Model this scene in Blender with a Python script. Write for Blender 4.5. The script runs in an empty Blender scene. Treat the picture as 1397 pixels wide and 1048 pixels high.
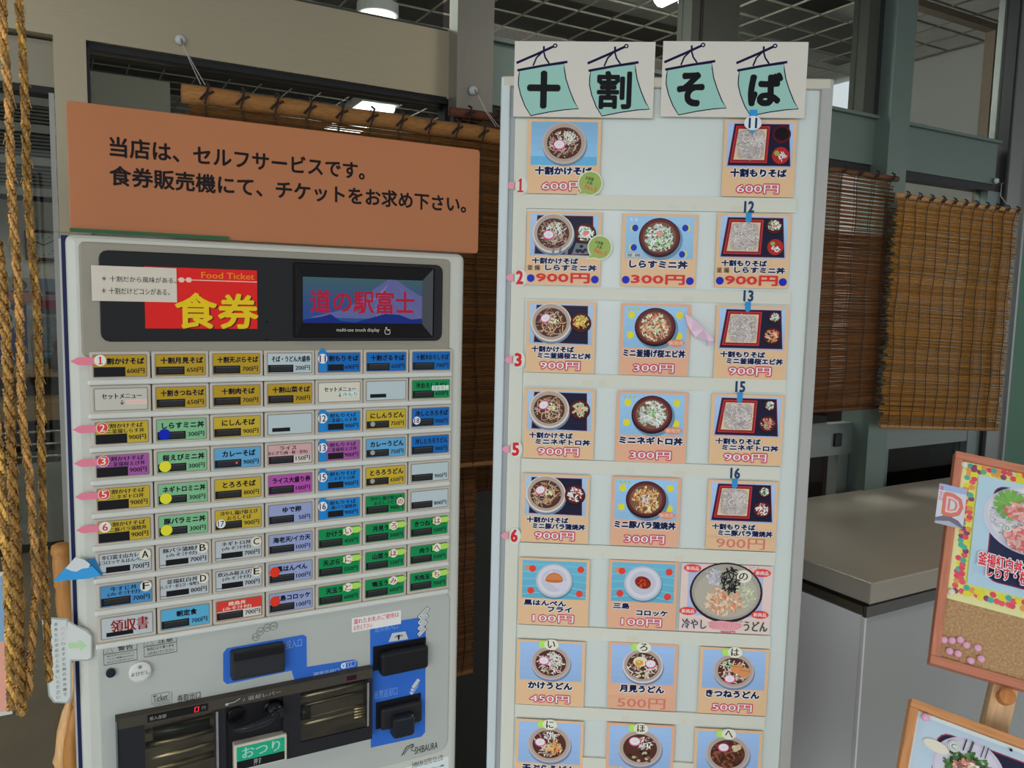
import bpy, math, random
from math import sin, cos, pi, radians, atan2, sqrt
from mathutils import Vector, Matrix
random.seed(7)
sc = bpy.context.scene
COL = sc.collection

# ------------------------------------------------------------------ camera
FPX, CAMH = 1100.0, 1.5
TH, PI_, RO = radians(29.6), radians(5.95), radians(1.37)
f0 = Vector((sin(TH), cos(TH), 0)); r0 = Vector((cos(TH), -sin(TH), 0)); zz = Vector((0, 0, 1))
FW = f0*cos(PI_) - zz*sin(PI_); u0_ = zz*cos(PI_) + f0*sin(PI_)
RT = r0*cos(RO) + u0_*sin(RO); UP = u0_*cos(RO) - r0*sin(RO)
cam = bpy.data.cameras.new('camera'); camo = bpy.data.objects.new('camera', cam); COL.objects.link(camo)
cam.sensor_width = 36.0; cam.lens = 36.0*FPX/1397; cam.clip_start = 0.02; cam.clip_end = 200
camo.matrix_world = Matrix(((RT.x, UP.x, -FW.x, 0), (RT.y, UP.y, -FW.y, 0), (RT.z, UP.z, -FW.z, CAMH), (0, 0, 0, 1)))
sc.camera = camo

# ------------------------------------------------------------------ world, exposure
sc.view_settings.view_transform = 'Standard'; sc.view_settings.look = 'None'
sc.view_settings.gamma = 1.0; sc.view_settings.use_curve_mapping = False
sc.view_settings.exposure = 0.0
w = bpy.data.worlds.new('overcast'); sc.world = w; w.use_nodes = True
nt = w.node_tree; nt.nodes.clear()
out = nt.nodes.new('ShaderNodeOutputWorld'); bg = nt.nodes.new('ShaderNodeBackground')
tc = nt.nodes.new('ShaderNodeTexCoord'); sx = nt.nodes.new('ShaderNodeSeparateXYZ'); rp = nt.nodes.new('ShaderNodeValToRGB')
rp.color_ramp.elements[0].position = 0.0; rp.color_ramp.elements[0].color = (0.50, 0.51, 0.53, 1)
rp.color_ramp.elements[1].position = 1.0; rp.color_ramp.elements[1].color = (0.84, 0.88, 0.92, 1)
e = rp.color_ramp.elements.new(0.5); e.color = (0.80, 0.84, 0.88, 1)
mp = nt.nodes.new('ShaderNodeMath'); mp.operation = 'MULTIPLY_ADD'; mp.inputs[1].default_value = 0.5; mp.inputs[2].default_value = 0.5
nt.links.new(tc.outputs['Generated'], sx.inputs[0]); nt.links.new(sx.outputs['Z'], mp.inputs[0]); nt.links.new(mp.outputs[0], rp.inputs[0])
nt.links.new(rp.outputs[0], bg.inputs[0]); nt.links.new(bg.outputs[0], out.inputs[0]); bg.inputs[1].default_value = 1.27
# wide soft daylight from the open side of the porch, behind and left of the viewer
def area(name, loc, aim, sx_, sy_, power, col):
    l = bpy.data.lights.new(name, 'AREA'); l.shape = 'RECTANGLE'; l.size = sx_; l.size_y = sy_; l.energy = power; l.color = col
    o = bpy.data.objects.new(name, l); COL.objects.link(o); o.location = loc
    o.rotation_euler = (Vector(aim)-Vector(loc)).to_track_quat('-Z', 'Y').to_euler(); return o

area('open_side_daylight', (-6.6, -7.6, 3.6), (1.0, 1.1, 1.0), 8.0, 4.8, 570, (.88, .94, 1.0))
area('porch_lamp_light', (2.3, .35, 2.60), (2.3, .36, 0), 1.2, .25, 7, (1, .93, .82))
area('porch_lamp_light', (-.9, .25, 2.60), (-.9, .26, 0), 1.2, .25, 3, (1, .93, .82))
for lx, ly, le in ((2.05, 6.1, 26), (3.3, 8.4, 26), (-1.5, 4.2, 38), (2.4, 2.6, 34), (.6, 2.8, 22)):  # point lights added under the ceiling to brighten the shop interior
    l = bpy.data.lights.new('shop_fill_light', 'POINT'); l.energy = le; l.color = (1, .97, .92); l.shadow_soft_size = .18
    o = bpy.data.objects.new('shop_fill_light', l); COL.objects.link(o); o.location = (lx, ly, 2.55)
# ------------------------------------------------------------------ planes (true geometry of the place)
K = 0.62
def lin(v):
    v /= 255.0
    return v/12.92 if v <= 0.04045 else ((v+0.055)/1.055)**2.4
def c(h, k=None):
    k = k or K
    h = h.lstrip('#'); return tuple(min(0.9, lin(int(h[i:i+2], 16))/k) for i in (0, 2, 4))
def ray(x, y):
    d = RT*(x-698.5) + UP*(524-y) + FW*FPX
    return d.normalized()
class Plane:
    """a vertical plane: direction angle a (deg from +X), distance d from the viewpoint"""
    def __init__(s, a, d):
        a = radians(a); s.a = a; s.dir = Vector((cos(a), sin(a), 0)); s.n = Vector((-sin(a), cos(a), 0)); s.d = d
    def at(s, x, y, off=0.0):
        r = ray(x, y); t = (s.d-off)/(r.dot(s.n)); return r*t + Vector((0, 0, CAMH))
    def uv(s, x, y, off=0.0):
        p = s.at(x, y, off); return p.dot(s.dir), p.z
MP = Plane(-1.5, 1.29)      # front of ticket machine
BP = Plane(-32.7, 1.45)     # front of menu board

# ------------------------------------------------------------------ materials
MATS = {}
def newmat(name):
    m = bpy.data.materials.new(name); m.use_nodes = True; n = m.node_tree.nodes; b = n['Principled BSDF']; MATS[name] = m
    return m, m.node_tree, b
def vmat(name, rough=0.5, metal=0.0, coat=0.0, spec=0.5, noise=0.0, nscale=40, bump=0.0, bscale=200, stretch=(1, 1, 1), coatr=0.1):
    m, t, b = newmat(name)
    a = t.nodes.new('ShaderNodeAttribute'); a.attribute_name = 'Col'
    b.inputs['Roughness'].default_value = rough; b.inputs['Metallic'].default_value = metal
    b.inputs['Coat Weight'].default_value = coat; b.inputs['Coat Roughness'].default_value = coatr
    b.inputs['Specular IOR Level'].default_value = spec
    src = a.outputs['Color']
    if noise or bump:
        tc = t.nodes.new('ShaderNodeTexCoord'); mpn = t.nodes.new('ShaderNodeMapping'); mpn.inputs['Scale'].default_value = stretch
        t.links.new(tc.outputs['Object'], mpn.inputs[0])
    if noise:
        nn = t.nodes.new('ShaderNodeTexNoise'); nn.inputs['Scale'].default_value = nscale; nn.inputs['Detail'].default_value = 6
        t.links.new(mpn.outputs[0], nn.inputs[0])
        mr = t.nodes.new('ShaderNodeMapRange'); mr.inputs[1].default_value = 0.3; mr.inputs[2].default_value = 0.7
        mr.inputs[3].default_value = 1-noise; mr.inputs[4].default_value = 1+noise; t.links.new(nn.outputs[0], mr.inputs[0])
        mx = t.nodes.new('ShaderNodeVectorMath'); mx.operation = 'SCALE'
        t.links.new(src, mx.inputs[0]); t.links.new(mr.outputs[0], mx.inputs['Scale']); src = mx.outputs[0]
    t.links.new(src, b.inputs['Base Color'])
    if bump:
        n2 = t.nodes.new('ShaderNodeTexNoise'); n2.inputs['Scale'].default_value = bscale; n2.inputs['Detail'].default_value = 4
        t.links.new(mpn.outputs[0], n2.inputs[0]); bp = t.nodes.new('ShaderNodeBump'); bp.inputs['Strength'].default_value = bump
        bp.inputs['Distance'].default_value = 0.002; t.links.new(n2.outputs[0], bp.inputs['Height']); t.links.new(bp.outputs[0], b.inputs['Normal'])
    return m
paper = vmat('paper', 0.7, noise=0.03, nscale=30)
lamin = vmat('laminated_print', 0.5, coat=0.05, spec=0.12, coatr=0.08)
plas = vmat('painted_plastic', 0.42, spec=0.4, noise=0.02, nscale=12)
darkp = vmat('dark_plastic', 0.4, spec=0.25)
gloss = vmat('gloss_plastic', 0.15, spec=0.2)
alu = vmat('brushed_aluminium', 0.42, metal=0.55, spec=0.4, noise=0.05, nscale=30, stretch=(.6, 30, 30))
aluv = vmat('brushed_post', 0.4, metal=0.5, spec=0.4, noise=0.04, nscale=30, stretch=(30, 30, .6))
steel = vmat('steel', 0.25, metal=0.9, noise=0.08, nscale=8, stretch=(3, 3, 14))
gold = vmat('brass_tray', 0.3, metal=0.85, noise=0.35, nscale=18, stretch=(1, 1, 4))
woodm = vmat('wood', 0.5, noise=0.16, nscale=14, stretch=(14, 14, 1.2))
woodh = vmat('wood_rail', 0.5, noise=0.14, nscale=14, stretch=(1.2, 14, 14))
corkm = vmat('cork', 0.85, noise=0.3, nscale=260, bump=0.5, bscale=300)
reed = vmat('reed', 0.6, spec=.12, noise=0.25, nscale=60, stretch=(1, 8, 8))
straw = vmat('straw', 0.7, noise=0.35, nscale=160, bump=0.6, bscale=400, stretch=(1, 1, .35))
wallp = vmat('wall_paint', 0.7, noise=0.03, nscale=3)
floorm = vmat('floor_vinyl', 0.5, noise=0.08, nscale=6, bump=0.05)
stone = vmat('counter_laminate', 0.28, noise=0.03, nscale=120, spec=0.35)
def emat(name, strength, vcol=True, colr=(1, 1, 1)):
    m = bpy.data.materials.new(name); m.use_nodes = True; t = m.node_tree; t.nodes.clear()
    o = t.nodes.new('ShaderNodeOutputMaterial'); e = t.nodes.new('ShaderNodeEmission'); e.inputs[1].default_value = strength
    a = t.nodes.new('ShaderNodeAttribute'); a.attribute_name = 'Col'; t.links.new(a.outputs['Color'], e.inputs[0])
    t.links.new(e.outputs[0], o.inputs[0]); return m
tube_m = emat('fluorescent', 9.0); led_m = emat('led', 1.3); screen_m = emat('screen', 0.75)
def glassmat(name, tint=(0.8, 0.84, 0.83), refl=0.05, rough=0.02):
    m = bpy.data.materials.new(name); m.use_nodes = True; t = m.node_tree; t.nodes.clear()
    o = t.nodes.new('ShaderNodeOutputMaterial'); tr = t.nodes.new('ShaderNodeBsdfTransparent'); gl = t.nodes.new('ShaderNodeBsdfGlossy')
    tr.inputs[0].default_value = (*tint, 1); gl.inputs['Roughness'].default_value = rough
    lw = t.nodes.new('ShaderNodeLayerWeight'); lw.inputs[0].default_value = 0.5; pw_ = t.nodes.new('ShaderNodeMath'); pw_.operation = 'POWER'; pw_.inputs[1].default_value = 5
    ma = t.nodes.new('ShaderNodeMath'); ma.operation = 'MULTIPLY_ADD'; ma.inputs[1].default_value = 0.9; ma.inputs[2].default_value = 0.022; mx = t.nodes.new('ShaderNodeMixShader')
    t.links.new(lw.outputs['Facing'], pw_.inputs[0]); t.links.new(pw_.outputs[0], ma.inputs[0]); t.links.new(ma.outputs[0], mx.inputs[0]); t.links.new(tr.outputs[0], mx.inputs[1]); t.links.new(gl.outputs[0], mx.inputs[2])
    t.links.new(mx.outputs[0], o.inputs[0]); return m
glass = glassmat('window_glass', (0.62, 0.66, 0.64)); acryl = glassmat('acrylic', (0.93, 0.93, 0.9))

# ------------------------------------------------------------------ geometry builder
TXT = {}
def glyphs(s, bold, res=2, spacing=1.0):
    k = (s, bold, res, spacing)
    if k in TXT: return TXT[k]
    cu = bpy.data.curves.new('t', 'FONT'); cu.body = s; cu.size = 1; cu.offset = bold; cu.resolution_u = res; cu.fill_mode = 'BOTH'
    cu.space_character = spacing
    o = bpy.data.objects.new('t', cu); COL.objects.link(o)
    dg = bpy.context.evaluated_depsgraph_get(); dg.update()
    me = bpy.data.meshes.new_from_object(o.evaluated_get(dg))
    vs = [(v.co.x, v.co.y) for v in me.vertices]; fs = [tuple(p.vertices) for p in me.polygons]
    bpy.data.objects.remove(o); bpy.data.curves.remove(cu); bpy.data.meshes.remove(me)
    if vs:
        xs = [v[0] for v in vs]; ys = [v[1] for v in vs]; x0, x1, y0, y1 = min(xs), max(xs), min(ys), max(ys)
        vs = [((x-x0)/max(x1-x0, 1e-6), (y-y0)/max(y1-y0, 1e-6)) for x, y in vs]; asp = (x1-x0)/max(y1-y0, 1e-6)
    else: asp = 1
    TXT[k] = (vs, fs, asp); return TXT[k]

class G:
    def __init__(s): s.v = []; s.f = []; s.c = []; s.y = 0.0; s.st = 3e-6; s.w = None
    def quad3(s, pts, col):
        n = len(s.v); s.v += [tuple(p) for p in pts]; s.f.append(tuple(range(n, n+len(pts)))); s.c.append(col)
    def box(s, x0, x1, y0, y1, z0, z1, col, bev=0.0):
        if bev: return s.rbox(x0, x1, y0, y1, z0, z1, col, bev)
        n = len(s.v)
        s.v += [(x, y, z) for z in (z0, z1) for y in (y0, y1) for x in (x0, x1)]
        for f in ((0, 1, 5, 4), (1, 3, 7, 5), (3, 2, 6, 7), (2, 0, 4, 6), (4, 5, 7, 6), (2, 3, 1, 0)):
            s.f.append(tuple(n+i for i in f)); s.c.append(col)
    def rbox(s, x0, x1, y0, y1, z0, z1, col, b, seg=3, rc=None):
        """rounded plate: outline rounded in xz, front edge (y0) bevelled"""
        rc = rc or b
        def outline(i):
            r = max(rc-i, 1e-5); pts = []
            for cx, cz, a0 in ((x1-rc, z1-rc, 0), (x0+rc, z1-rc, 90), (x0+rc, z0+rc, 180), (x1-rc, z0+rc, 270)):
                for k in range(seg+1):
                    a = radians(a0+90*k/seg); pts.append((cx+r*cos(a), cz+r*sin(a)))
            return pts
        rings = [(0, y1)] + [(b*(1-cos(radians(90*k/3))), y0+b*(1-sin(radians(90*k/3)))) for k in range(4)]
        base = len(s.v); N = 4*(seg+1)
        for ins, y in rings:
            s.v += [(p[0], y, p[1]) for p in outline(ins)]
        for r in range(len(rings)-1):
            for k in range(N):
                a = base+r*N+k; b2 = base+r*N+(k+1) % N
                s.f.append((a, b2, b2+N, a+N)); s.c.append(col)
        s.f.append(tuple(base+(len(rings)-1)*N+k for k in range(N))); s.c.append(col)
        s.f.append(tuple(base+k for k in reversed(range(N)))); s.c.append(col)
    def poly(s, pts, col):
        s.y -= s.st
        n = len(s.v); s.v += [(p[0], s.y, p[1]) for p in pts]; s.f.append(tuple(range(n, n+len(pts)))); s.c.append(col)
    def rect(s, x0, z0, x1, z1, col): s.poly(((x0, z0), (x1, z0), (x1, z1), (x0, z1)), col)
    def rrect(s, x0, z0, x1, z1, r, col):
        pts = []
        for cx, cz, a0 in ((x1-r, z1-r, 0), (x0+r, z1-r, 90), (x0+r, z0+r, 180), (x1-r, z0+r, 270)):
            for k in range(5): a = radians(a0+90*k/4); pts.append((cx+r*cos(a), cz+r*sin(a)))
        s.poly(pts, col)
    def ell(s, cx, cz, rx, rz, col, n=24, rot=0.0):
        s.poly([(cx+rx*cos(2*pi*k/n)*cos(rot)-rz*sin(2*pi*k/n)*sin(rot), cz+rx*cos(2*pi*k/n)*sin(rot)+rz*sin(2*pi*k/n)*cos(rot)) for k in range(n)], col)
    def blob(s, cx, cz, rx, rz, col, n=9, j=.25):
        s.poly([(cx+rx*(1+random.uniform(-j, j))*cos(2*pi*k/n), cz+rz*(1+random.uniform(-j, j))*sin(2*pi*k/n)) for k in range(n)], col)
    def line(s, pts, wd, col, closed=False):
        s.y -= s.st
        P = list(pts)
        if closed: P.append(P[0])
        n0 = len(s.v); L = []
        for i, p in enumerate(P):
            a = P[max(i-1, 0)]; b = P[min(i+1, len(P)-1)]
            if closed and i in (0, len(P)-1): a = P[-2]; b = P[1]
            dx, dz = b[0]-a[0], b[1]-a[1]; l = sqrt(dx*dx+dz*dz) or 1; nx, nz = -dz/l*wd/2, dx/l*wd/2
            s.v += [(p[0]+nx, s.y, p[1]+nz), (p[0]-nx, s.y, p[1]-nz)]
        for i in range(len(P)-1):
            a = n0+2*i; s.f.append((a, a+1, a+3, a+2)); s.c.append(col)
    def text(s, t, x0, z0, x1, z1, col, bold=0.0, res=2, keep=False, rot=0.0, nb=0):
        """lettering fitted to a rectangle; weight comes from overprinting shifted copies"""
        vs, fs, asp = glyphs(t, 0.0, res)
        if not vs: return
        if t == '1':
            W1_ = min(x1-x0, (z1-z0)*.62); m1 = (x0+x1)/2; H1_ = z1-z0; q1 = lambda u, v: (m1+(u-.5)*W1_, z0+v*H1_)
            s.poly([q1(.36, .06), q1(.68, .06), q1(.68, 1), q1(.46, 1), q1(.36, .92)], col); s.poly([q1(.1, 0), q1(.95, 0), q1(.95, .12), q1(.1, .12)], col); s.poly([q1(.08, .72), q1(.36, .80), q1(.5, 1), q1(.36, .95)], col); return
        if keep:
            wd = min(x1-x0, (z1-z0)*asp); m = (x0+x1)/2; x0, x1 = m-wd/2, m+wd/2
        em = z1-z0; b = bold*em
        if len(t) and asp > 1.2 and (x1-x0)/len(t) < em: b = bold*(x1-x0)/len(t)
        x0 += b*.6; x1 -= b*.6; z0 += b*.6; z1 -= b*.6
        nb = nb or (5 if bold > .045 or res > 2 else 3)
        offs = [(0, 0)] if b < 1e-6 else ([(-b, 0), (b, 0), (0, b*.5)] if nb == 3 else [(b*cos(2*pi*k/nb+.5), b*sin(2*pi*k/nb+.5)) for k in range(nb)])
        mx, mz = (x0+x1)/2, (z0+z1)/2; cr, sr = cos(rot), sin(rot)
        for ox, oz in offs:
            s.y -= s.st; n = len(s.v)
            for a, b_ in vs:
                X = x0+a*(x1-x0)-mx+ox; Z = z0+b_*(z1-z0)-mz+oz
                s.v.append((mx+X*cr-Z*sr, s.y, mz+X*sr+Z*cr))
            for f in fs: s.f.append(tuple(n+i for i in f)); s.c.append(col)
    def tube(s, pts, rad, col, n=8, cap=True):
        base = len(s.v); P = [Vector(p) for p in pts]
        R = rad if isinstance(rad, (list, tuple)) else [rad]*len(P)
        ref = Vector((0, 0, 1))
        for i, p in enumerate(P):
            t = (P[min(i+1, len(P)-1)]-P[max(i-1, 0)]).normalized()
            a = t.cross(ref if abs(t.z) < .9 else Vector((1, 0, 0))).normalized(); b = t.cross(a)
            for k in range(n):
                an = 2*pi*k/n; s.v.append(tuple(p+(a*cos(an)+b*sin(an))*R[i]))
        for i in range(len(P)-1):
            for k in range(n):
                q = base+i*n+k; q2 = base+i*n+(k+1) % n
                s.f.append((q, q+n, q2+n, q2)); s.c.append(col)
        if cap:
            s.f.append(tuple(base+k for k in range(n))); s.c.append(col)
            s.f.append(tuple(base+(len(P)-1)*n+k for k in reversed(range(n)))); s.c.append(col)
    def disc(s, cx, cz, r, y0, y1, col, n=20, dome=0.0):
        """cylinder along y from y1 (back) to y0 (front)"""
        base = len(s.v)
        for rr, y in ((r, y1), (r, y0+dome), (r*.8, y0+dome*.3), (r*.4, y0)):
            s.v += [(cx+rr*cos(2*pi*k/n), y, cz+rr*sin(2*pi*k/n)) for k in range(n)]
        for j in range(3):
            for k in range(n):
                q = base+j*n+k; q2 = base+j*n+(k+1) % n; s.f.append((q, q2, q2+n, q+n)); s.c.append(col)
        s.f.append(tuple(base+3*n+k for k in range(n))); s.c.append(col)
        s.f.append(tuple(base+k for k in reversed(range(n)))); s.c.append(col)
    def mesh(s, name, mat, smooth=False):
        me = bpy.data.meshes.new(name); me.from_pydata(s.v, [], s.f); 
        ca = me.color_attributes.new('Col', 'FLOAT_COLOR', 'CORNER'); buf = []
        for p, col in zip(me.polygons, s.c): buf += [col[0], col[1], col[2], 1.0]*len(p.vertices)
        ca.data.foreach_set('color', buf); me.materials.append(mat)
        if smooth: me.shade_smooth()
        me.update(); return me
    def obj(s, name, mat, parent=None, smooth=False, **tags):
        o = bpy.data.objects.new(name, s.mesh(name, mat, smooth)); COL.objects.link(o)
        if parent: o.parent = parent
        for k, v in tags.items(): o[k] = v
        return o
def empty(name, loc=(0, 0, 0), rz=0.0, **tags):
    o = bpy.data.objects.new(name, None); o.empty_display_size = .05; COL.objects.link(o); o.location = loc; o.rotation_euler = (0, 0, rz)
    for k, v in tags.items(): o[k] = v
    return o
def boxo(name, mat, parent, x0, x1, y0, y1, z0, z1, col, bev=0.0, **tags):
    g = G(); g.box(x0, x1, y0, y1, z0, z1, col, bev); return g.obj(name, mat, parent, **tags)

WHITE = c('b4b9b4'); BLK = (0.012, 0.012, 0.014)

# ================================================================== SETTING
WY = 1.8
WP = Plane(0, WY)
def X(px, py, y=WY): return Plane(0, y).at(px, py).x
def Z(px, py, y=WY): return Plane(0, y).at(px, py).z
def cc(h): return c(h, 1.0)
boxo('ground', floorm, None, -8, 12, -12, 1.9, -0.1, 0.0, (.55, .55, .54), kind='structure').name = 'floor'
boxo('floor', floorm, None, -3, 4.3, 1.9, 10, -0.1, 0.0, (.38, .285, .195), kind='structure')
boxo('ceiling', wallp, None, -3.4, 12, -5, 1.8, 2.75, 2.85, (.16, .15, .135), kind='structure')  # unseen porch roof, added and lowered to cut light from above
for lx, ly, lt in ((2.3, .35, 'fluorescent light on the porch ceiling above the counter'), (-.9, .25, 'fluorescent light on the porch ceiling to the left')):
    o = empty('ceiling_light', (lx, ly, 2.64), label=lt, category='light'); boxo('housing', plas, o, -.62, .62, -.14, .14, .04, .1, (.7, .7, .7)); boxo('diffuser', tube_m, o, -.6, .6, -.12, .12, 0, .04, (.35, .32, .28))
iceil = empty('ceiling', (0, 0, 2.9), kind='structure')
boxo('deck', wallp, iceil, -3, 4.3, 1.9, 10, .45, .5, (.06, .052, .046))
g = G()
for i in range(37): g.box(-2.95+i*.2, -2.944+i*.2, 1.95, 9.9, -.004, .004, (.30, .28, .23))
for i in range(40): g.box(-2.95, 4.25, 2.0+i*.2, 2.006+i*.2, -.004, .004, (.30, .28, .23))
g.obj('ceiling_lattice', wallp, iceil, kind='stuff')
for i in range(3):
    boxo('ceiling_beam', wallp, iceil, -3, 4.3, 3.4+i*2.2, 3.55+i*2.2, .1, .3, (.2, .19, .17))
boxo('wall_north', wallp, None, -3, 4.3, 10, 10.1, 0, 3.4, (.22, .21, .19), kind='structure')
boxo('wall_west', wallp, None, -3.1, -3, 1.9, 10, 0, 3.4, (.4, .4, .38), kind='structure')
boxo('wall_east', wallp, None, 4.3, 4.4, 1.9, 10, 0, 3.4, (.62, .60, .57), kind='structure')
boxo('wall_center', wallp, None, -3, .72, 6, 6.08, 0, 2.9, (.78, .75, .66), kind='structure')
boxo('wall_right', wallp, None, 3.29, 9, 1.8, 1.9, 0, 2.0, (.075, .17, .115), kind='structure')
boxo('wall_upper', wallp, None, 3.29, 9, 1.8, 1.9, 2.0, 3.3, (.3, .33, .31), kind='structure').name = 'wall_right'
boxo('wall_left', wallp, None, -3.4, -1.2, 1.8, 1.9, 0, 3.3, (.35, .35, .33), kind='structure')
boxo('wall_front', wallp, None, -1.2, 3.29, 1.8, 1.9, 2.95, 3.3, (.35, .35, .33), kind='structure')
AL = cc('b0a68c'); ALG = cc('6f7e77'); ALD = cc('4c4d46'); GSK = (.02, .02, .022); ALB = cc('8e8c80')
wf = empty('window_1', (0, WY, 0), kind='structure')
def wp(name, x0, x1, z0, z1, col, y0=0.0, y1=.06, mat=None, bev=0): return boxo(name, mat or alu, wf, x0, x1, y0, y1, z0, z1, col, bev)
wp('transom', -1.2, .83, 1.975, 2.125, AL, 0, .08); wp('transom_cap', -1.2, .83, 2.125, 2.133, ALD, .01, .08)
wp('transom', .925, 3.09, 1.975, 2.122, ALG, 0.005, .08); wp('transom_cap', .925, 3.09, 2.122, 2.132, ALG, -.012, .08)
wp('door_track', .07, .86, 1.962, 1.975, GSK, .012, .08, darkp); wp('door_track', .95, 3.09, 1.95, 1.975, GSK, .012, .07, darkp)
wp('door_head', -1.2, .013, 1.885, 1.970, c('767264'), .03, .08); wp('door_head_seal', -1.2, .013, 1.872, 1.885, GSK, .03, .08, darkp)
wp('stile', .013, .068, 0, 1.975, AL, 0, .07, aluv); wp('gasket', .068, .074, 0, 1.962, GSK, .004, .05, darkp)
wp('stile_edge', .003, .012, 0, 1.87, cc('a0a09a'), .01, .05, aluv)
wp('stile', .845, .875, 0, 1.962, cc('9a9a94'), .03, .07, aluv); wp('gasket', .835, .845, 0, 1.962, GSK, .03, .07, darkp)
wp('post', .83, .925, 1.935, 2.75, cc('7f7d73'), -.045, .0, aluv)
wp('post', 2.385, 2.485, 0, 2.75, ALG, -.05, .06, aluv)
wp('stile', .845, 1.25, 0, 1.94, cc('3f403b'), .0, .06, aluv)  # extra wide, and coloured dark for the darkness its metal reflects
xm = X(943, 40); wp('mullion', xm, X(1008, 40), 2.132, 2.95, ALD, 0.0, .06, aluv); wp('gasket', X(955, 30), X(959, 30), 2.132, 2.95, GSK, -.002, .0, darkp)
wp('mullion', X(1182, 80), 2.385, 2.132, 2.95, ALD, 0.0, .06, aluv); wp('gasket', X(1197, 80), X(1202, 80), 2.132, 2.95, GSK, -.002, .0, darkp)
xj = X(1367, 280); xk = X(1391, 300)
wp('jamb', xj+.012, xk+.02, 0, 2.95, cc('7d807c'), -.01, .08, aluv); wp('gasket', xj, xj+.012, 0, 2.95, GSK, -.004, .05, darkp)
wp('jamb_lip', xk-.012, xk, 0, 2.95, cc('8f9290'), -.02, -.01, aluv)
wp('stile', xj-.08, xj, 0, 1.95, cc('77837f'), .01, .06, aluv)
wp('rail', 1.2, xj-.05, 1.0, 1.108, cc('7f8783'), .012, .05); wp('latch_plate', X(1143, 595)-.006, X(1149, 595)+.006, 1.03, 1.075, GSK, .002, .012, darkp, .004)
wp('stile', X(1149, 640), X(1163, 640), 0, 1.0, cc('75807d'), .02, .06, aluv); wp('gasket', X(1163, 640), X(1168, 640), 0, 1.0, GSK, .02, .06, darkp)
wp('stile', 2.485, 2.60, 0, 1.0, cc('70807d'), .02, .06, aluv)
wp('bottom_rail', -1.2, xj, 0, .1, ALD, .01, .06)
for a, b in ((-1.2, .003), (.074, .84), (1.25, 2.28), (2.6, xj-.08)):
    wp('glass_pane', a, b, .1, 1.96, (1, 1, 1), .036, .041, glass)
for a, b in ((-1.2, .83), (.925, xm), (X(1008, 40), X(1182, 80)), (2.485, xj)):
    wp('glass_pane', a, b, 2.133, 2.95, (1, 1, 1), .036, .041, glass)
# interior: slatted grille above the counter, seen through the left pane
g = G()
gr = empty('ceiling_grille', (-.2, 5.4, 2.0), label='dark slatted grille with pale bars high inside the left glass', category='grille')
for i in range(46): g.box(-1.4, .32, 0, .03, .03+i*.02, .042+i*.02, (.12, .11, .10))
g.obj('fine_slats', wallp, gr, kind='stuff')
for z in (.02, .19, .37, .52, .70, .86): boxo('bar', wallp, gr, -1.4, .32, -.03, .0, z, z+.045, (.30, .29, .27))
boxo('back_panel', wallp, gr, -1.4, .32, .06, .1, 0, .9, (.05, .045, .04))
# shelf counter at the back
cn = empty('shelf_counter', (-.3, 5.2, 0), label='white shop counter with pale wood tops and chrome rails inside the glass', category='counter')
boxo('front_panel', plas, cn, -1.2, .9, 0, .03, .06, .52, (.45, .45, .44)); boxo('plinth', darkp, cn, -1.2, .9, .05, .1, 0, .06, (.03, .03, .03))
boxo('shelf_back', darkp, cn, -1.2, .9, .4, .42, .52, 1.02, (.06, .05, .045))
boxo('wood_top', woodh, cn, -1.2, .9, .02, .42, .76, .86, (.42, .27, .13)); boxo('wood_top', woodh, cn, -1.2, .9, .3, .7, .98, 1.03, (.42, .27, .13))
g = G()
for z in (.56, .63, .70): g.tube([(-1.2, 0, z), (.9, 0, z)], .008, (.7, .7, .7))
g.obj('chrome_rail', steel, cn, True)
for xx, col in ((.10, (.35, .03, .03)), (.2, (.03, .03, .03)), (-.02, (.25, .22, .2))):
    gg = boxo('box', plas, None, xx, xx+.09, 5.25, 5.4, .52, .68, col, .008, label={.10: 'dark red box on the low shelf behind chrome rails', .2: 'black box on the low shelf behind chrome rails', -.02: 'grey-brown box on the low shelf behind chrome rails'}[xx], category='box')
gg = G(); gg.disc(.0, 0, .04, -.02, .02, (.04, .03, .03)); 
fg = empty('figurine', (X(81, 525, 5.5), 5.5, 1.03), label='small dark figurine on the back wooden shelf', category='figurine')
g = G(); g.tube([(0, 0, 0), (0, 0, .03), (0, 0, .09), (0, 0, .12)], [.05, .055, .03, .02], (.06, .04, .035), 12); g.obj('body', darkp, fg, True)
g = G(); g.tube([(0, 0, .11), (0, 0, .13), (0, 0, .15), (0, 0, .17)], [.015, .03, .03, .012], (.1, .03, .03), 12); g.obj('head', darkp, fg, True)
# clock
def at6(x, y, yy=5.97): p = Plane(0, yy).at(x, y); return p.x, p.z
a = at6(33, 313); b = at6(84, 357)
ck = empty('wall_clock', ((a[0]+b[0])/2, 5.97, (a[1]+b[1])/2), label='square brown framed wall clock with white face inside the shop', category='clock')
hw, hh = (b[0]-a[0])/2, (a[1]-b[1])/2
g = G(); g.box(-hw, hw, -.03, 0.02, -hh, hh, (.07, .025, .02), .01); g.obj('frame', darkp, ck)
g = G(); g.y = -.032; g.rect(-hw*.86, -hh*.8, hw*.86, hh*.8, (.6, .62, .6))
for k in range(12): an = k*pi/6; g.line([(hw*.6*sin(an), hh*.6*cos(an)), (hw*.68*sin(an), hh*.68*cos(an))], .006, (.1, .1, .1))
g.obj('face', paper, ck)
g = G(); g.y = -.0335; g.line([(0, 0), (-hw*.4, hh*.25)], .007, (.02, .02, .02)); g.line([(0, 0), (hw*.5, hh*.28)], .005, (.02, .02, .02)); g.obj('hand', paper, ck)
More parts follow.
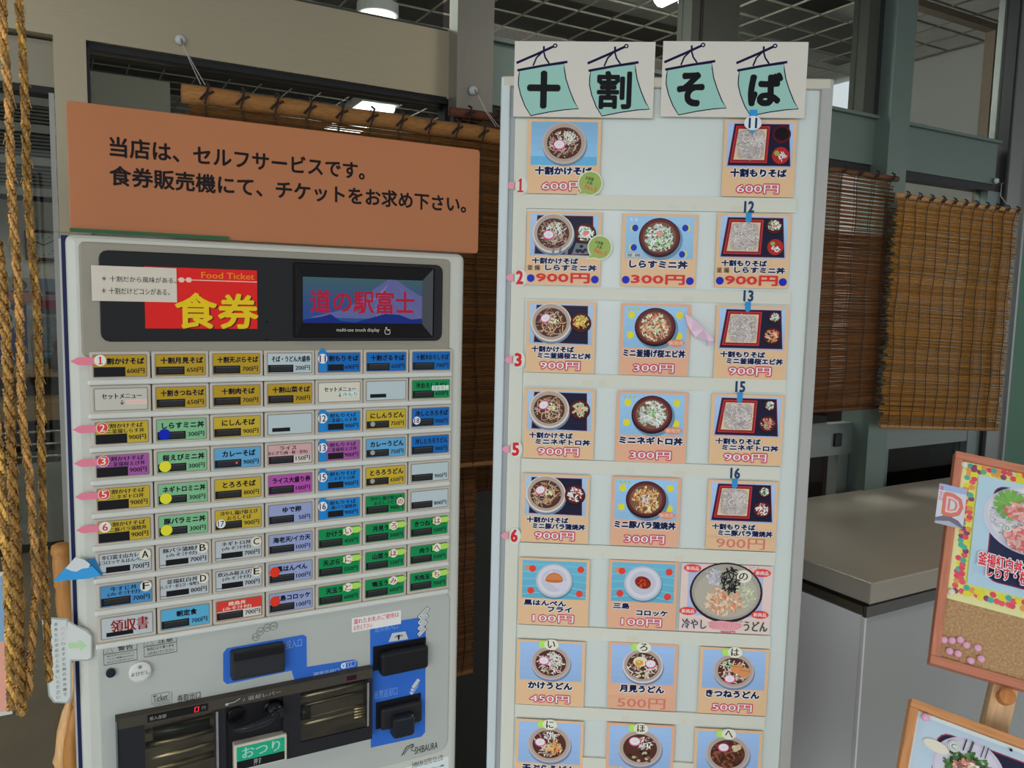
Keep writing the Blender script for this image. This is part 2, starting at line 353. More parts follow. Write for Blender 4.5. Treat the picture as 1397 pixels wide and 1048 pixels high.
def wposter(x0, y0, x1, y1, label, draw, yy=5.96):
    a = at6(x0, y0, yy); b = at6(x1, y1, yy); wd, ht = b[0]-a[0], a[1]-b[1]
    g = G(); g.box(0, wd, 0, .004, 0, ht, (.5, .5, .5)); g.y = -.001; g.st = 1e-4; draw(g, wd, ht)
    o = g.obj('poster', lamin, None); o.location = (a[0], yy, b[1]); o['label'] = label; o['category'] = 'poster'; o['group'] = 'posters on the shop wall'
def d1(g, w_, h):
    g.rect(0, 0, w_, h, (.02, .06, .24)); g.ell(w_*.45, h*.82, w_*.22, h*.13, (.5, .5, .5)); g.ell(w_*.45, h*.82, w_*.1, h*.05, (.02, .06, .24))
    for k in range(12): g.blob(random.random()*w_, random.random()*h*.6, w_*.04, h*.015, (.05, .2, .45))
def d2(g, w_, h):
    g.rect(0, 0, w_, h, (.45, .42, .4)); g.rect(0, 0, w_, h*.35, (.55, .25, .18)); g.ell(w_*.55, h*.68, w_*.28, h*.22, (.04, .03, .03)); g.ell(w_*.55, h*.66, w_*.2, h*.16, (.3, .17, .11)); g.rect(w_*.2, h*.38, w_*.9, h*.45, (.1, .1, .1))
def d3(g, w_, h):
    g.rect(0, 0, w_, h, (.25, .3, .4)); g.rect(0, 0, w_, h*.15, (.12, .13, .2)); g.rect(0, h*.15, w_, h*.38, (.3, .04, .08)); g.rect(0, h*.38, w_, h*.5, (.35, .2, .25)); g.blob(w_*.55, h*.58, w_*.3, h*.05, (.15, .06, .04))
def d4(g, w_, h):
    g.rect(0, 0, w_, h, (.2, .24, .27))
    for k in range(6): g.rect(0, h*(.05+k*.06), w_, h*(.08+k*.06), (.12, .18, .26) if k % 2 else (.25, .28, .3))
    for k in range(5): g.ell(w_*(.2+.15*k), h*(.6+.07*(k % 3)), w_*.06, h*.05, (.3, .32, .33))
def d5(g, w_, h):
    g.rect(0, 0, w_, h, (.4, .42, .4)); g.rect(w_*.05, h*.1, w_*.95, h*.95, (.06, .28, .42)); g.blob(w_*.4, h*.6, w_*.22, h*.2, (.08, .12, .1)); g.rect(w_*.15, h*.35, w_*.7, h*.45, (.55, .55, .5)); g.ell(w_*.3, h*.25, w_*.15, h*.15, (.5, .5, .45)); g.ell(w_*.7, h*.25, w_*.15, h*.15, (.5, .5, .45))
wposter(-8, 415, 40, 524, 'tall deep blue poster with a pale ring on the shop wall', d1)
wposter(6, 378, 44, 412, 'small salmon and grey notice with dark bowl picture', d2)
wposter(52, 380, 84, 428, 'grey and crimson landscape poster below the clock', d3)
wposter(48, 432, 86, 478, 'grey striped print between the two colour posters', d4)
wposter(52, 482, 86, 512, 'small bright blue print with two white rounds', d5)
dk = empty('low_cabinet', (2.62, 2.0, 0), label='almost black low cabinet inside the glass behind the counter', category='cabinet')
boxo('body', darkp, dk, 0, 1.0, 0, .4, 0, 1.12, (.02, .014, .015), .004); boxo('top', darkp, dk, -.01, 1.01, -.01, .41, 1.12, 1.14, (.03, .022, .02)); boxo('door_panel', darkp, dk, .02, .49, -.012, 0, .05, 1.08, (.025, .018, .018)); boxo('door_panel', darkp, dk, .51, .98, -.012, 0, .05, 1.08, (.025, .018, .018))
# glowing fittings inside
def fixture(p0, p1, wd, label):
    d = (Vector(p1)-Vector(p0)); L = d.length; o = empty('ceiling_light', p0, atan2(-d.x, d.y), label=label, category='light')
    boxo('housing', plas, o, -wd/2, wd/2, 0, L, 0, .07, (.7, .7, .7))
    for s in (-1, 1):
        g = G(); g.tube([(s*wd*.27, .02, -.02), (s*wd*.27, L-.02, -.02)], wd*.16, (1, .98, 1.0), 10); g.obj('tube', tube_m, o)
fixture((2.02, 5.5, 2.84), (2.08, 6.75, 2.84), .26, 'twin tube fluorescent ceiling light glowing above the orange sign')
fixture((3.3, 7.8, 2.84), (3.3, 9.0, 2.84), .26, 'added unseen twin tube fluorescent ceiling light far back in the shop')  # this and the next three fixtures are added unseen to brighten the shop
fixture((2.4, 2.1, 2.84), (2.4, 2.9, 2.84), .26, 'added unseen twin tube fluorescent ceiling light by the right shop wall')
fixture((.6, 2.1, 2.84), (.6, 3.0, 2.84), .26, 'added unseen twin tube fluorescent ceiling light above the left counter')
fixture((-1.5, 3.6, 2.84), (-1.5, 4.8, 2.84), .26, 'added unseen twin tube fluorescent ceiling light near the left shop wall')
dl = empty('downlight', (1.40, 3.86, 2.85), label='round white glowing downlight at the top edge above the transom', category='light')
g = G(); g.tube([(0, 0, 0), (0, 0, .05)], .10, (.6, .6, .58), 20); g.obj('rim', plas, dl); g = G(); g.tube([(0, 0, -.01), (0, 0, 0)], .085, (1, .97, .9), 20); g.obj('lamp', tube_m, dl)
lb = empty('wall_light', (4.24, 3.3, 2.4), label='bright white boxed wall light seen just right of the menu board', category='light')
boxo('housing', plas, lb, 0, .06, 0, 1.3, 0, .5, (.6, .6, .6)); 
g = G(); g.box(-.03, 0, .02, 1.28, .30, .46, (1, 1, 1.1)); g.box(-.03, 0, .02, 1.28, .04, .26, (.9, .9, .86)); g.obj('diffuser', emat('soft_diffuser', 1.6), lb)
# tan inner portal by the right wall
pt = empty('inner_doorway', (0, 2.35, 0), label='tan framed inner doorway seen through the upper right glass', category='doorway')
q0 = Plane(0, 2.35).at(1352, 120); q1 = Plane(0, 2.35).at(1366, 120); zt = Plane(0, 2.35).at(1350, 38).z
boxo('upright', woodm, pt, q0.x, q1.x, 0, .05, 0, zt, (.30, .21, .15)); boxo('head', woodh, pt, q0.x-1.6, q1.x, 0, .05, zt, zt+.03, (.30, .21, .15))

# ================================================================== BLINDS
def blind(x0, x1, z0, z1, y, base, label, cords, barh=.035, barc=None, name='reed_blind', gap_top=.0, rag=.008, sag=0.0, tone=1.0, pit=.0042):
    o = empty(name, (x0, y, z0), label=label, category='blind')
    W_, H_ = x1-x0, z1-z0
    barc = barc or (.36, .17, .055)
    g = G(); n = int((H_-barh)/pit)
    for i in range(n):
        z = H_-barh-(i+.5)*pit
        if i*pit < gap_top and i % 3 == 1: continue
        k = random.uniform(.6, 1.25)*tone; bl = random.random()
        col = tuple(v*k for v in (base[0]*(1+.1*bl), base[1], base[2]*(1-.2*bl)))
        a = random.uniform(-rag, rag); b = W_+random.uniform(-rag, rag); r = pit*random.uniform(.40, .54)
        tl = random.uniform(-.0012, .0012); zs = -sag*(i/n)
        seg = 4; prev = None
        for s in range(seg+1):
            u = s/seg; x = a+(b-a)*u; zz_ = z+tl*sin(u*6+i)+zs*u; yy = .001*sin(i*.9)
            ring = [(x, yy-r, zz_), (x, yy, zz_+r), (x, yy+r, zz_), (x, yy, zz_-r)]
            nb = len(g.v); g.v += ring
            if prev is not None:
                for q in range(4): g.f.append((prev+q, prev+(q+1) % 4, nb+(q+1) % 4, nb+q)); g.c.append(col)
            prev = nb
    g.obj('reeds', reed, o, kind='stuff')
    g = G(); g.tube([(-.012, -.004, H_-barh/2+.001*sin(k)) if k == 0 else (-.012+(W_+.024)*k/12, -.004, H_-barh/2+.0015*sin(k*2.1)) for k in range(13)], barh/2, barc, 8); g.obj('top_bar', reed, o, True)
    g = G(); g.tube([(0, 0, .008), (W_, 0, .008-sag)], .006, barc, 6); g.obj('bottom_bar', reed, o, True)
    for i in range(cords):
        x = .03+(W_-.06)*i/(cords-1); ph = random.random()*6; g = G()
        for sgn in (-1, 1):
            g.tube([(x+.004*sin(ph+k*.9)+.003*sin(k*.37), sgn*.0045-(.013 if sgn < 0 and k == 24 else 0), .004-sag*x/W_+(H_-.004+sag*x/W_)*k/24) for k in range(25)], .0013, (.02, .012, .008), 4, False)
        co = g.obj('cord', paper, o)
        g = G(); g.tube([(x-.012, -.02, H_-barh*.8), (x, -.024, H_-barh*.4), (x+.004, -.022, H_), (x+.001, -.012, H_+.006)], .0026, (.025, .012, .008), 5)
        g.tube([(x+.012, -.022, H_-barh*.3), (x, -.025, H_-barh*.5), (x-.004, -.022, H_-barh)], .0026, (.025, .012, .008), 5); g.obj('knot', paper, o)
    return o
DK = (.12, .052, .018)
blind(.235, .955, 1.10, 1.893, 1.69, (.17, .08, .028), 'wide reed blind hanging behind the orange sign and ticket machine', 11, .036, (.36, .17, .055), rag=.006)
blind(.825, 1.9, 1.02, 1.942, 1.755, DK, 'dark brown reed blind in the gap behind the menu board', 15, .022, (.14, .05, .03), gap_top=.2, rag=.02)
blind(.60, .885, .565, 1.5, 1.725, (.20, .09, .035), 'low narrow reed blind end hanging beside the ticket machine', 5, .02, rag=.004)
blind(2.02, 2.39, 1.165, 1.930, 1.725, (.14, .058, .02), 'dark brown reed blind just right of the menu board', 5, .018, (.13, .06, .03), gap_top=.17, rag=.02)
blind(2.34, 3.02, 1.11, 1.868, 1.675, (.30, .15, .038), 'golden reed blind beside the right window jamb', 11, .018, (.40, .22, .09), rag=.016, sag=.05)
def hook(px, py, x_to, z_to, label):
    p = Plane(0, 1.8-(.045 if px == 645 else .05 if 0 else 0)).at(px, py); o = empty('hook', (p.x, p.y, p.z), label=label, category='hook', group='suction hooks on the transom')
    g = G(); g.disc(0, 0, .011, -.012, 0, (.5, .52, .5), dome=.008); g.obj('suction_cup', gloss, o, True)
    g = G(); g.tube([(0, -.012, 0), (0, -.018, -.01), (0, -.026, -.014), (0, -.03, -.008)], .0015, (.5, .5, .48), 6); g.obj('hook_wire', steel, o)
    g = G()
    for s in (-1, 1): g.tube([(0, -.024, -.012), ((x_to-p.x)*.6+s*.002, (1.68-p.y)*.5, (z_to-p.z)*.55), (x_to-p.x+s*.004, 1.68-p.y, z_to-p.z)], .0009, (.45, .45, .42), 5)
    g.obj('string', paper, o)
hook(246, 55, .26, 1.895, 'clear suction hook above the orange sign')
hook(645, 124, .90, 1.895, 'clear suction hook on the post above the blinds')
hook(1200, 218, 2.36, 1.932, 'clear suction hook just right of the menu board top')
hook(1358, 247, 2.98, 1.868, 'clear suction hook at the far right of the transom')

# ================================================================== TICKET MACHINE
mo = MP.n*MP.d
tm = empty('ticket_machine', (mo.x, mo.y, 0), MP.a, label='white ticket vending machine with rows of coloured menu buttons', category='vending machine')
def mu(x, y, off=0.0): return MP.uv(x, y, off)
BODY = c('a9aba2'); CRM = c('a9a89c'); BEI = c('a39c90')
boxo('cabinet', plas, tm, -.0265, .597, .045, .34, .03, 1.572, c('a9aaa5'))
boxo('door_gasket', darkp, tm, -.0235, .594, .026, .045, .04, 1.576, (.012, .018, .08))
g = G(); g.rbox(-.018, .592, 0, .026, .05, 1.5775, BODY, .012, seg=4); g.obj('door', plas, tm)
boxo('plinth', darkp, tm, -.01, .58, .06, .32, 0, .03, (.03, .03, .03))
g = G(); g.box(-.034, .60, .0, .0115, 1.5778, 1.5797, (.8, .8, .74)); g.obj('acrylic_ledge', acryl, tm)
g = G(); g.box(-.012, .20, .0085, .0115, 1.5798, 1.5855, (.03, .12, .04)); g.obj('green_tape', paper, tm)
# raised acrylic panel round the header and keys
g = G(); g.rbox(-.002, .5625, -.003, 0, 1.405, 1.567, c('807c70'), .003, rc=.008); g.obj('header_cover', lamin, tm)
g = G(); g.rbox(.0226, .5475, -.0045, -.003, 1.427, 1.5563, (.009, .009, .009), .001, rc=.012); 
g.obj('header_panel', gloss, tm)
g = G(); g.y = -.0047
a = mu(196, 363.5); b = mu(350.5, 448.6); g.rect(a[0], b[1], b[0], a[1], c('c01f1c'))
def tx(g, s, x0, y0, x1, y1, col, bold=0.0, res=2, keep=False, F=mu, rot=0.0):
    a = F(x0, y0); b = F(x1, y1); g.text(s, min(a[0], b[0]), min(a[1], b[1]), max(a[0], b[0]), max(a[1], b[1]), col, bold, res, keep, rot)
tx(g, 'Food Ticket', 274, 371, 346, 382, c('cf7a20'), .025)
p = [mu(242, 381.5), mu(350, 385)]; g.line(p, .0013, c('c8a898'))
for hx in (247, 257): q = mu(hx, 382); g.ell(q[0], q[1], .0048, .004, c('c8a898'), 6)
tx(g, '食券', 240, 400, 353.5, 449.5, (.08, .01, .01), .03, 3); tx(g, '食券', 238, 399, 351.6, 448.6, c('d8a818'), .03, 3)
for yy in (439, 463): q = mu(363, yy); g.ell(q[0], q[1], .0018, .0018, (0, 0, 0), 8)
g.obj('food_ticket_sign', lamin, tm, label='red sign with yellow characters')
g = G(); a = mu(124, 362); b = mu(241, 412.5); g.box(a[0], b[0], -.0056, -.0052, b[1], a[1], c('b5aea0')); g.y = -.0058
tx(g, '＊ 十割だから風味がある。', 138.5, 376, 240, 387, BLK, .008); tx(g, '＊ 十割だけどコシがある。', 138.5, 392, 231, 403, BLK, .008)
g.obj('paper_note', paper, tm, label='white slip with two handwritten lines')
# touch display
dsp = (.2950, 1.4325, .5278, 1.5508); s4 = (mu(411.7, 377.5)[0], mu(411.7, 440.4)[1], mu(574.4, 383)[0], mu(411.7, 377.5)[1])
g = G(); x0, z0, x1, z1 = dsp; a0, b0, a1, b1 = s4; yb, yf = -.004, -.014
base = (.011, .011, .012)
g.quad3([(x0, yb, z0), (x1, yb, z0), (x1, yf, z0+.002), (x0, yf, z0+.002)], base); g.quad3([(x0, yf, z1-.002), (x1, yf, z1-.002), (x1, yb, z1), (x0, yb, z1)], base)
g.quad3([(x0, yb, z0), (x0, yf, z0+.002), (x0, yf, z1-.002), (x0, yb, z1)], base); g.quad3([(x1, yb, z0), (x1, yb, z1), (x1, yf, z1-.002), (x1, yf, z0+.002)], base)
O = [(x0, yf, z0+.002), (x1-.002, yf, z0+.002), (x1-.002, yf, z1-.002), (x0, yf, z1-.002)]; I = [(a0, -.006, b0), (a1, -.006, b0), (a1, -.006, b1), (a0, -.006, b1)]
I = [(a0, -.006, b0), (a1, -.006, b0), (a1, -.006, b1), (a0, -.006, b1)]
for k, col in ((0, base), (1, c('2a2e33')), (2, base), (3, base)): g.quad3([O[k], O[(k+1) % 4], I[(k+1) % 4], I[k]], col)
bz = g.obj('display_bezel', darkp, tm)
g = G(); g.y = -.0065; W_, H_ = a1-a0, b1-b0
def fr(u, v): return (a0+u*W_, b0+v*H_)
g.poly([fr(0, 0), fr(1, 0), fr(1, 1), fr(0, 1)], (.035, .085, .28))
for k in range(14):
    v = .25+k*.055; g.poly([fr(0, v), fr(1, v), fr(1, 1), fr(0, 1)], (.035+.0022*k, .085+.0035*k, .28-.010*k))
g.poly([fr(.05, .12), fr(.35, .32), fr(.5, .62), fr(.62, .85), fr(.70, 1), fr(.78, .98), fr(.88, .8), fr(1, .62), fr(1, .1)], (.13, .14, .33))
for k in range(60):
    u = random.uniform(.55, .95); v = random.uniform(.3, .95); s_ = 1 if u > .73 else -1
    if v > 1-abs(u-.73)*1.9: continue
    g.poly([fr(u, v), fr(u+s_*.05, v-.15), fr(u+s_*.055, v-.17), fr(u+.006, v-.02)], (.20+.1*random.random(), .2+.08*random.random(), .42))
for k in range(16):
    u = random.uniform(.02, .55); v = .1+.5*u*random.random(); g.poly([fr(u, v), fr(u+.1, v+.07), fr(u+.13, v+.06), fr(u+.04, v-.02)], (.12, .15, .36))
g.poly([fr(0, 0), fr(0, .07), fr(.15, .14), fr(.22, .2), fr(.3, .05), fr(.42, .02), fr(.55, .12), fr(.68, .22), fr(.8, .2), fr(.9, .1), fr(1, .12), fr(1, 0)], (.018, .035, .22))
a_, b_ = fr(.055, .22), fr(.93, .74); g.text('道の駅富士', a_[0], a_[1], b_[0], b_[1], (.42, .022, .05), .025, 3)
g.obj('screen', screen_m, bz)
g = G(); g.y = -.0145
g2 = mu(459, 452, .011)[1]; a = mu(458.5, 447.5, .012); b = mu(517, 454, .012); g.text('multi-use touch display', a[0], b[1], b[0], a[1], c('a8a498'), .02)
q = mu(528, 451, .012); hand = [(-.0045, -.004), (-.0045, .001), (-.003, .0018), (-.003, .0055), (-.0015, .0055), (-.0013, .002), (.004, .0015), (.0045, -.004), (.003, -.006), (-.003, -.006)]
g.line([(q[0]+u, q[1]+v) for u, v in hand], .0008, c('c8c4b8'), True)
for u in (.0, .0018): g.line([(q[0]+u, q[1]+.002), (q[0]+u, q[1]-.001)], .0006, c('c8c4b8'))
g.obj('display_lettering', paper, bz)
# ------------------------------------------------ keys
Y = c('9c8020'); YL = c('a8922a'); BL = c('125a9c'); BM = c('1c70ae'); WC = c('9eacae'); WH2 = c('aaa89e'); GN = c('128149'); GL = c('7fb88a'); PU = c('a0589c'); LB = c('5e9ec8')
CR = c('b8b5a6'); PK = c('d99c9c'); MG = c('ae50a4'); LV = c('8f9bc2'); GY = c('a0a6a8'); RD = c('c8382e'); SB = c('4888b8'); CY = c('55a4c8')
KAKE, MORI = '十割かけそば', '十割もりそば'
GN, GL, PU, LB, PK, MG, LV, SB, RD, CY = [tuple(v*k_ for v in q_) for q_, k_ in ((GN, .85), (GL, .74), (PU, .76), (LB, .78), (PK, .82), (MG, .76), (LV, .78), (SB, .82), (RD, .88), (CY, .78))]
KEYS = [
 [(Y, ['十割かけそば'], '600円', 'N', '1'), (Y, ['十割月見そば'], '650円'), (Y, ['十割天ぷらそば'], '700円'), (WC, ['そば・うどん大盛券'], '200円'), (BL, [MORI], '600円', 'B', '11'), (BL, ['十割ざるそば'], '650円'), (BL, ['十割冷おろしそば'], '700円')],
 [(WH2, ['セットメニュー', '↓'], None, 'P'), (Y, ['十割きつねそば'], '650円'), (Y, ['十割肉そば'], '700円'), (Y, ['十割山菜そば'], '700円'), (CR, ['セットメニュー', '↓'], None, 'H', '冷もり'), (WC, [], None), (GN, ['冷おろしうどん'], '650円', 'H2', '冷おろし')],
 [(YL, [KAKE, 'ミニ釜揚しらす丼'], '900円', 'N', '2'), (GL, ['しらすミニ丼'], '300円', 'D', 'blue'), (YL, ['にしんそば'], '900円'), (WC, [], None), (BM, [MORI, 'ミニ釜揚しらす丼'], '900円', 'B', '12'), (YL, ['にしんうどん'], '750円', 'D', 'clear'), (BL, ['冷しとろろそば'], '900円', 'W', '18')],
 [(PU, [KAKE, 'ミニ釜揚桜えび丼'], '900円', 'N', '3'), (GL, ['桜えびミニ丼'], '300円', 'D', 'yellow'), (LB, ['カレーそば'], '900円', 'L'), (PK, ['ライス', 'おにぎり(梅・鮭・昆布)'], '150円', 'R'), (PU, [MORI, 'ミニ釜揚桜えび丼'], '900円', 'B', '13'), (LB, ['カレーうどん'], '750円', 'D', 'clear'), (BL, ['冷しとろろうどん'], '900円')],
 [(YL, [KAKE, 'ミニネギトロ丼'], '900円', 'N', '5'), (GL, ['ネギトロミニ丼'], '300円', 'D', 'yellow'), (YL, ['とろろそば'], '800円'), (MG, ['ライス大盛り券'], '100円'), (BM, [MORI, 'ミニネギトロ丼'], '900円', 'B', '15'), (YL, ['とろろうどん'], '650円', 'D', 'clear'), (WC, [], '900円')],
 [(YL, [KAKE, 'ミニ豚バラ蒲焼丼'], '900円', 'N', '6'), (GL, ['豚バラミニ丼'], '300円', 'D', 'yellow'), (YL, ['冷やし揚げ桜えび', 'おろしそば'], '900円', 'W', '17'), (LV, ['ゆで卵'], '50円'), (BM, [MORI, 'ミニ豚バラ蒲焼丼'], '900円', 'B', '16'), (GN, ['冷やし揚げ桜えび', 'おろしうどん'], '900円', 'C', 'の'), (WC, [], '800円')],
 [(GY, ['辛口富士山カレー', '(コロッケ＆はんぺん)'], '700円', 'A', 'A'), (GY, ['豚バラ蒲焼丼', '(みそ汁付)'], '700円', 'A', 'B'), (GY, ['ネギトロ丼', '(みそ汁付)'], '700円', 'A', 'C'), (LV, ['海老天/イカ天'], '100円'), (GN, ['かけうどん'], '450円', 'G', 'い'), (GN, ['月見うどん'], '500円', 'G', 'ろ'), (GN, ['きつねうどん'], '500円', 'G', 'は')],
 [(SB, ['牛すじ丼', '(みそ汁付)'], '700円', 'A', 'F'), (GY, ['釜揚紅白丼', '(しらす・桜えび・味噌汁付)'], '800円', 'A', 'D'), (GY, ['炊込み桜えび丼', '(みそ汁付)'], '700円', 'A', 'E'), (LV, ['黒はんぺん'], '100円', 'D', 'red'), (GN, ['天ぷらうどん'], '550円', 'G', 'に'), (GN, ['山菜うどん'], '550円', 'G', 'ほ'), (GN, ['肉うどん'], '550円', 'G', 'へ')],
 [(GY, ['領収書'], None, 'K'), (CY, ['朝定食'], '700円'), (RD, ['焼鳥丼', '(みそ汁付)'], '700円', 'S'), (LV, ['三島コロッケ'], '100円', 'D', 'red'), (GN, ['天玉うどん'], '600円', 'G', 'と'), (GN, ['鴨玉うどん'], '600円', 'G', 'み'), (GN, ['天肉玉うどん'], '700円', 'G', 'ち')],
]
X0 = [.0125, .0930, .1727, .2533, .3330, .4128, .4935]; CW, CH_ = .0682, .0308
boxo('key_backing', darkp, tm, .0078, .5665, -.002, 0, .980, 1.4135, (.05, .045, .04))
gbase = G(); gbase.rbox(-.0052, .0735, -.006, -.001, -.0365, .0050, BEI, .0015, seg=2, rc=.002); 
# sunk window rim
gbase.y = -.0062; gbase.rrect(-.0012, -CH_-.0012, CW+.0012, .0012, .002, c('6f695f'))
kme = gbase.mesh('key_bezel', plas)
gl_ = G(); gl_.rbox(0, .5625, -.0095, -.001, 0, .0088, c('b2b4ad'), .003, seg=2); rme = gl_.mesh('rail', plas)
NAVY = (.008, .008, .02)
for r in range(9):
    zt_ = 1.408-.0485*r
    o = bpy.data.objects.new('rail', rme); COL.objects.link(o); o.parent = tm; o.location = (.004, 0, zt_-.0365-.0065 if r < 8 else zt_-.0365-.009)
    for q in range(7):
        K_ = KEYS[r][q]; col, lines, price = K_[:3]; kind = K_[3] if len(K_) > 3 else ''; arg = K_[4] if len(K_) > 4 else ''
        k = bpy.data.objects.new('key', kme); COL.objects.link(k); k.parent = tm; k.location = (X0[q], 0, zt_)
        if r in (0,): k.location.z = zt_
        g = G(); g.y = -.0066; g.st = 6e-6
        g.rrect(0, -CH_, CW, 0, .0015, col)
        tc_ = NAVY; dim = .75
        if kind == 'R': g.rect(0.001, -CH_+.001, CW-.001, -.0185, c('b4b2aa'))
        if kind == 'S': g.rect(.0005, -CH_+.0005, CW-.001, -.0165, c('b4b2aa'))
        if kind == 'K':
            g.text('領収書', .012, -.0245, .063, -.0040, c('7c1c18'), .035, 2); g.rect(.006, -.0285, .042, -.022, BLK)
        elif kind == 'P' or kind == 'H':
            g.text('セットメニュー', .009, -.0150, .061, -.0070, NAVY, .045); g.text('↓', .032, -.0235, .038, -.0165, NAVY, .02)
            if kind == 'P': g.rect(.040, -.0235, .068, -.0165, c('c8b0a4')); g.text('冷かけ冷かけ', .041, -.0230, .067, -.0170, c('c98e84'), .0)
        elif lines:
            tcol = c('d8b8a8') if kind == 'S' else NAVY
            if len(lines) == 1:
                n = len(lines[0]); wd = min(.060, .0098*n*(.95 if n > 7 else 1)); m = CW*.53
                g.text(lines[0], m-wd/2, -.0135, m+wd/2, -.0040, tcol, .05)
            else:
                n = len(lines[0]); small = kind in 'AS' or kind == 'R'
                wd = min(.056, .0088*n); m = CW*(.45 if small else .52); g.text(lines[0], m-wd/2, -.0088, m+wd/2, -.0018, tcol, .042)
                n = len(lines[1]); wd = min(.062 if n > 8 else .056, .0072*n); g.text(lines[1], m-wd/2, -.0165, m+wd/2, -.0097, tcol, .034)
        # black lamp window and price
        if price or not lines:
            if not price: g.rect(.006, -.0270, .034, -.0208, BLK)
            elif kind in ('N',): g.rect(0, -CH_, .0405, -.0172, BLK)
            elif kind == 'B': g.rect(.015, -CH_+.002, .041, -.0185, BLK)
            elif kind == 'A' and arg != 'F': g.rect(.008, -.0285, .040, -.0195, BLK); g.rect(0, -.0275, .008, -.0265, NAVY)
            else:
                g.rect(.0004, -CH_+.001, .0395, -.0178, BLK); g.rect(.004, -CH_+.003, .0375, -.0198, (.03, .03, .032)); g.rect(.004, -.0205, .0375, -.0198, (.12, .12, .12))  # thin grey line paints the highlight on the window bezel
            if price: g.text(price, .0425 if len(price) > 3 else .047, -.0272, .0655, -.0190, NAVY, .045)
        if kind == 'L': g.ell(.0325, -.0235, .0022, .0018, (1, .02, .03), 6); g.ell(.0325, -.0235, .0009, .0009, (1, .5, .5), 6)
        g.quad3([(0, -.0068, -CH_), (0, -.0064, -CH_), (0, -.0064, 0), (0, -.0068, 0)], col)
        g.obj('key_card', lamin, k)
        # stickers
        g = G(); g.y = -.0078; g.st = 8e-6
        nm = 'sticker'
        if kind == 'N':
            P_ = c('cf6f80'); y0 = -.0080
            g.poly([(.006, y0-.0052), (.006, y0+.0048), (-.020, y0+.0050), (-.029, y0), (-.020, y0-.0055)], P_)
            g.ell(.0085, y0+.0005, .0078, .0082, c('d5c8b8'), 20); g.ell(.0085, y0+.0005, .0070, .0074, c('c03a3a'), 20) if arg in '235' else None
            g.text(arg, .0050, y0-.0050, .0120, y0+.0060, c('d5c8b8') if arg in '235' else c('c02a30'), .03)
        elif kind == 'B':
            g.poly([(.0, -CH_), (.0125, -CH_), (.0125, .0015), (.006, .0085), (-.0005, .0015)], BM)
            g.ell(.0062, -.009, .0076, .0080, c('c5cac6'), 20); g.text(arg, .0012, -.0145, .0112, -.0035, (.01, .03, .12), .025)
        elif kind == 'G':
            LM = c('96c050'); px = .040; s0 = 1 if q != 6 else .9
            g.poly([(px, -.0115), (px+.026, -.0108), (px+.034, -.0055), (px+.027, -.0005), (px, -.0015)], LM)
            g.ell(px+.009, -.0065, .0072, .0076, c('d0cbb8'), 20); g.text(arg, px+.0035, -.0115, px+.0145, -.0018, c('8c2218'), .03)
        elif kind == 'A':
            g.ell(.0605, -.0065, .0080, .0082, c('c2bfae'), 20); g.text(arg, .0560, -.0115, .0650, -.0005, BLK, .03)
        elif kind == 'C': g.ell(.0605, -.0135, .0070, .0072, c('c2b8a8'), 20); g.text(arg, .056, -.0175, .065, -.0095, c('8c2218'), .02)
        elif kind == 'W': g.ell(.008, -.0205, .0068, .0070, c('c8ccc8'), 20); g.text(arg, .0035, -.0250, .0125, -.0160, (.01, .03, .12), .02)
        elif kind == 'D':
            dc = {'blue': c('0c1f9c'), 'yellow': c('d8c02c'), 'red': c('e8301c'), 'clear': c('8c8c88')}[arg]
            if arg == 'clear': g.ell(.0105, -.0225, .0040, .0042, dc, 16)
            elif arg == 'red': g.ell(.0085, -.0120, .0080, .0082, dc, 20)
            else: g.ell(.0100, -.0215, .0082, .0082, dc, 20)
        elif kind == 'H': g.rect(.036, -.0235, .0665, -.0155, c('b9c4bc')); g.text(arg, .0385, -.0228, .0635, -.0162, (.03, .12, .14), .005)
        elif kind == 'H2': g.rect(.035, -.0180, .0665, -.0095, c('b9c4bc')); g.text(arg, .037, -.0172, .0645, -.0102, (.03, .2, .14), .005)
        else: continue
        g.quad3([(g.v[0][0], -.0070, g.v[0][2]), (g.v[1][0], -.0070, g.v[1][2]), g.v[1], g.v[0]], g.c[0])
        g.obj(nm, lamin, k)
# ------------------------------------------------ lower panel
g = G(); a = mu(141, 884); g.rbox(.006, mu(611, 960)[0], -.003, 0, mu(540, 1041)[1], .979, c('989c96'), .002, seg=5, rc=.022); g.obj('lower_panel', plas, tm)
BLU = c('2c5cab')
def pp(*pts): return [mu(*p) for p in pts]
g = G(); g.y = -.0034; g.st = 1e-5
g.poly(pp((304, 890), (309, 883.5), (413, 865), (417.5, 868), (418, 909), (402, 912.8), (402, 929), (397, 914), (309, 932.5), (304, 928)), BLU)
g.poly(pp((402, 912.8), (418, 909), (482, 898.7), (487, 902), (487, 915), (402, 929)), BLU)
g.obj('coin_panel_print', lamin, tm, label='blue coin panel'); g = G(); g.y = -.0034; g.st = 1e-5
g.poly(pp((504, 853), (506, 852), (576, 841), (580, 842), (579, 998), (574, 1004), (505, 1019)), BLU)
g.obj('bill_panel_print', lamin, tm, label='blue banknote panel'); g = G(); g.y = -.0036; g.st = 1e-5
tx(g, '硬貨投入口', 374.5, 876, 411, 881, c('6f8fc4'), .01); tx(g, '硬貨返却口', 427, 916.5, 462, 918, c('8fa6cc'), .01)
g.y -= 0
for s_, x0, y0, x1, y1, cl in (('硬貨投入口', 374.5, 874, 411, 882, '7f9cc9'),): pass
tx(g, '紙幣挿入口', 510.5, 852.5, 542, 857, c('5f86c8'), .01); tx(g, '紙幣返却口', 509.5, 942, 541, 947, c('5f86c8'), .01)
for k in range(4):
    q = mu(469+k*4, 907-k*.9); g.ell(q[0], q[1], .0046, .0052, c('b0bccc'), 14); g.ell(q[0], q[1], .0038, .0044, BLU if k else c('b0bccc'), 14)
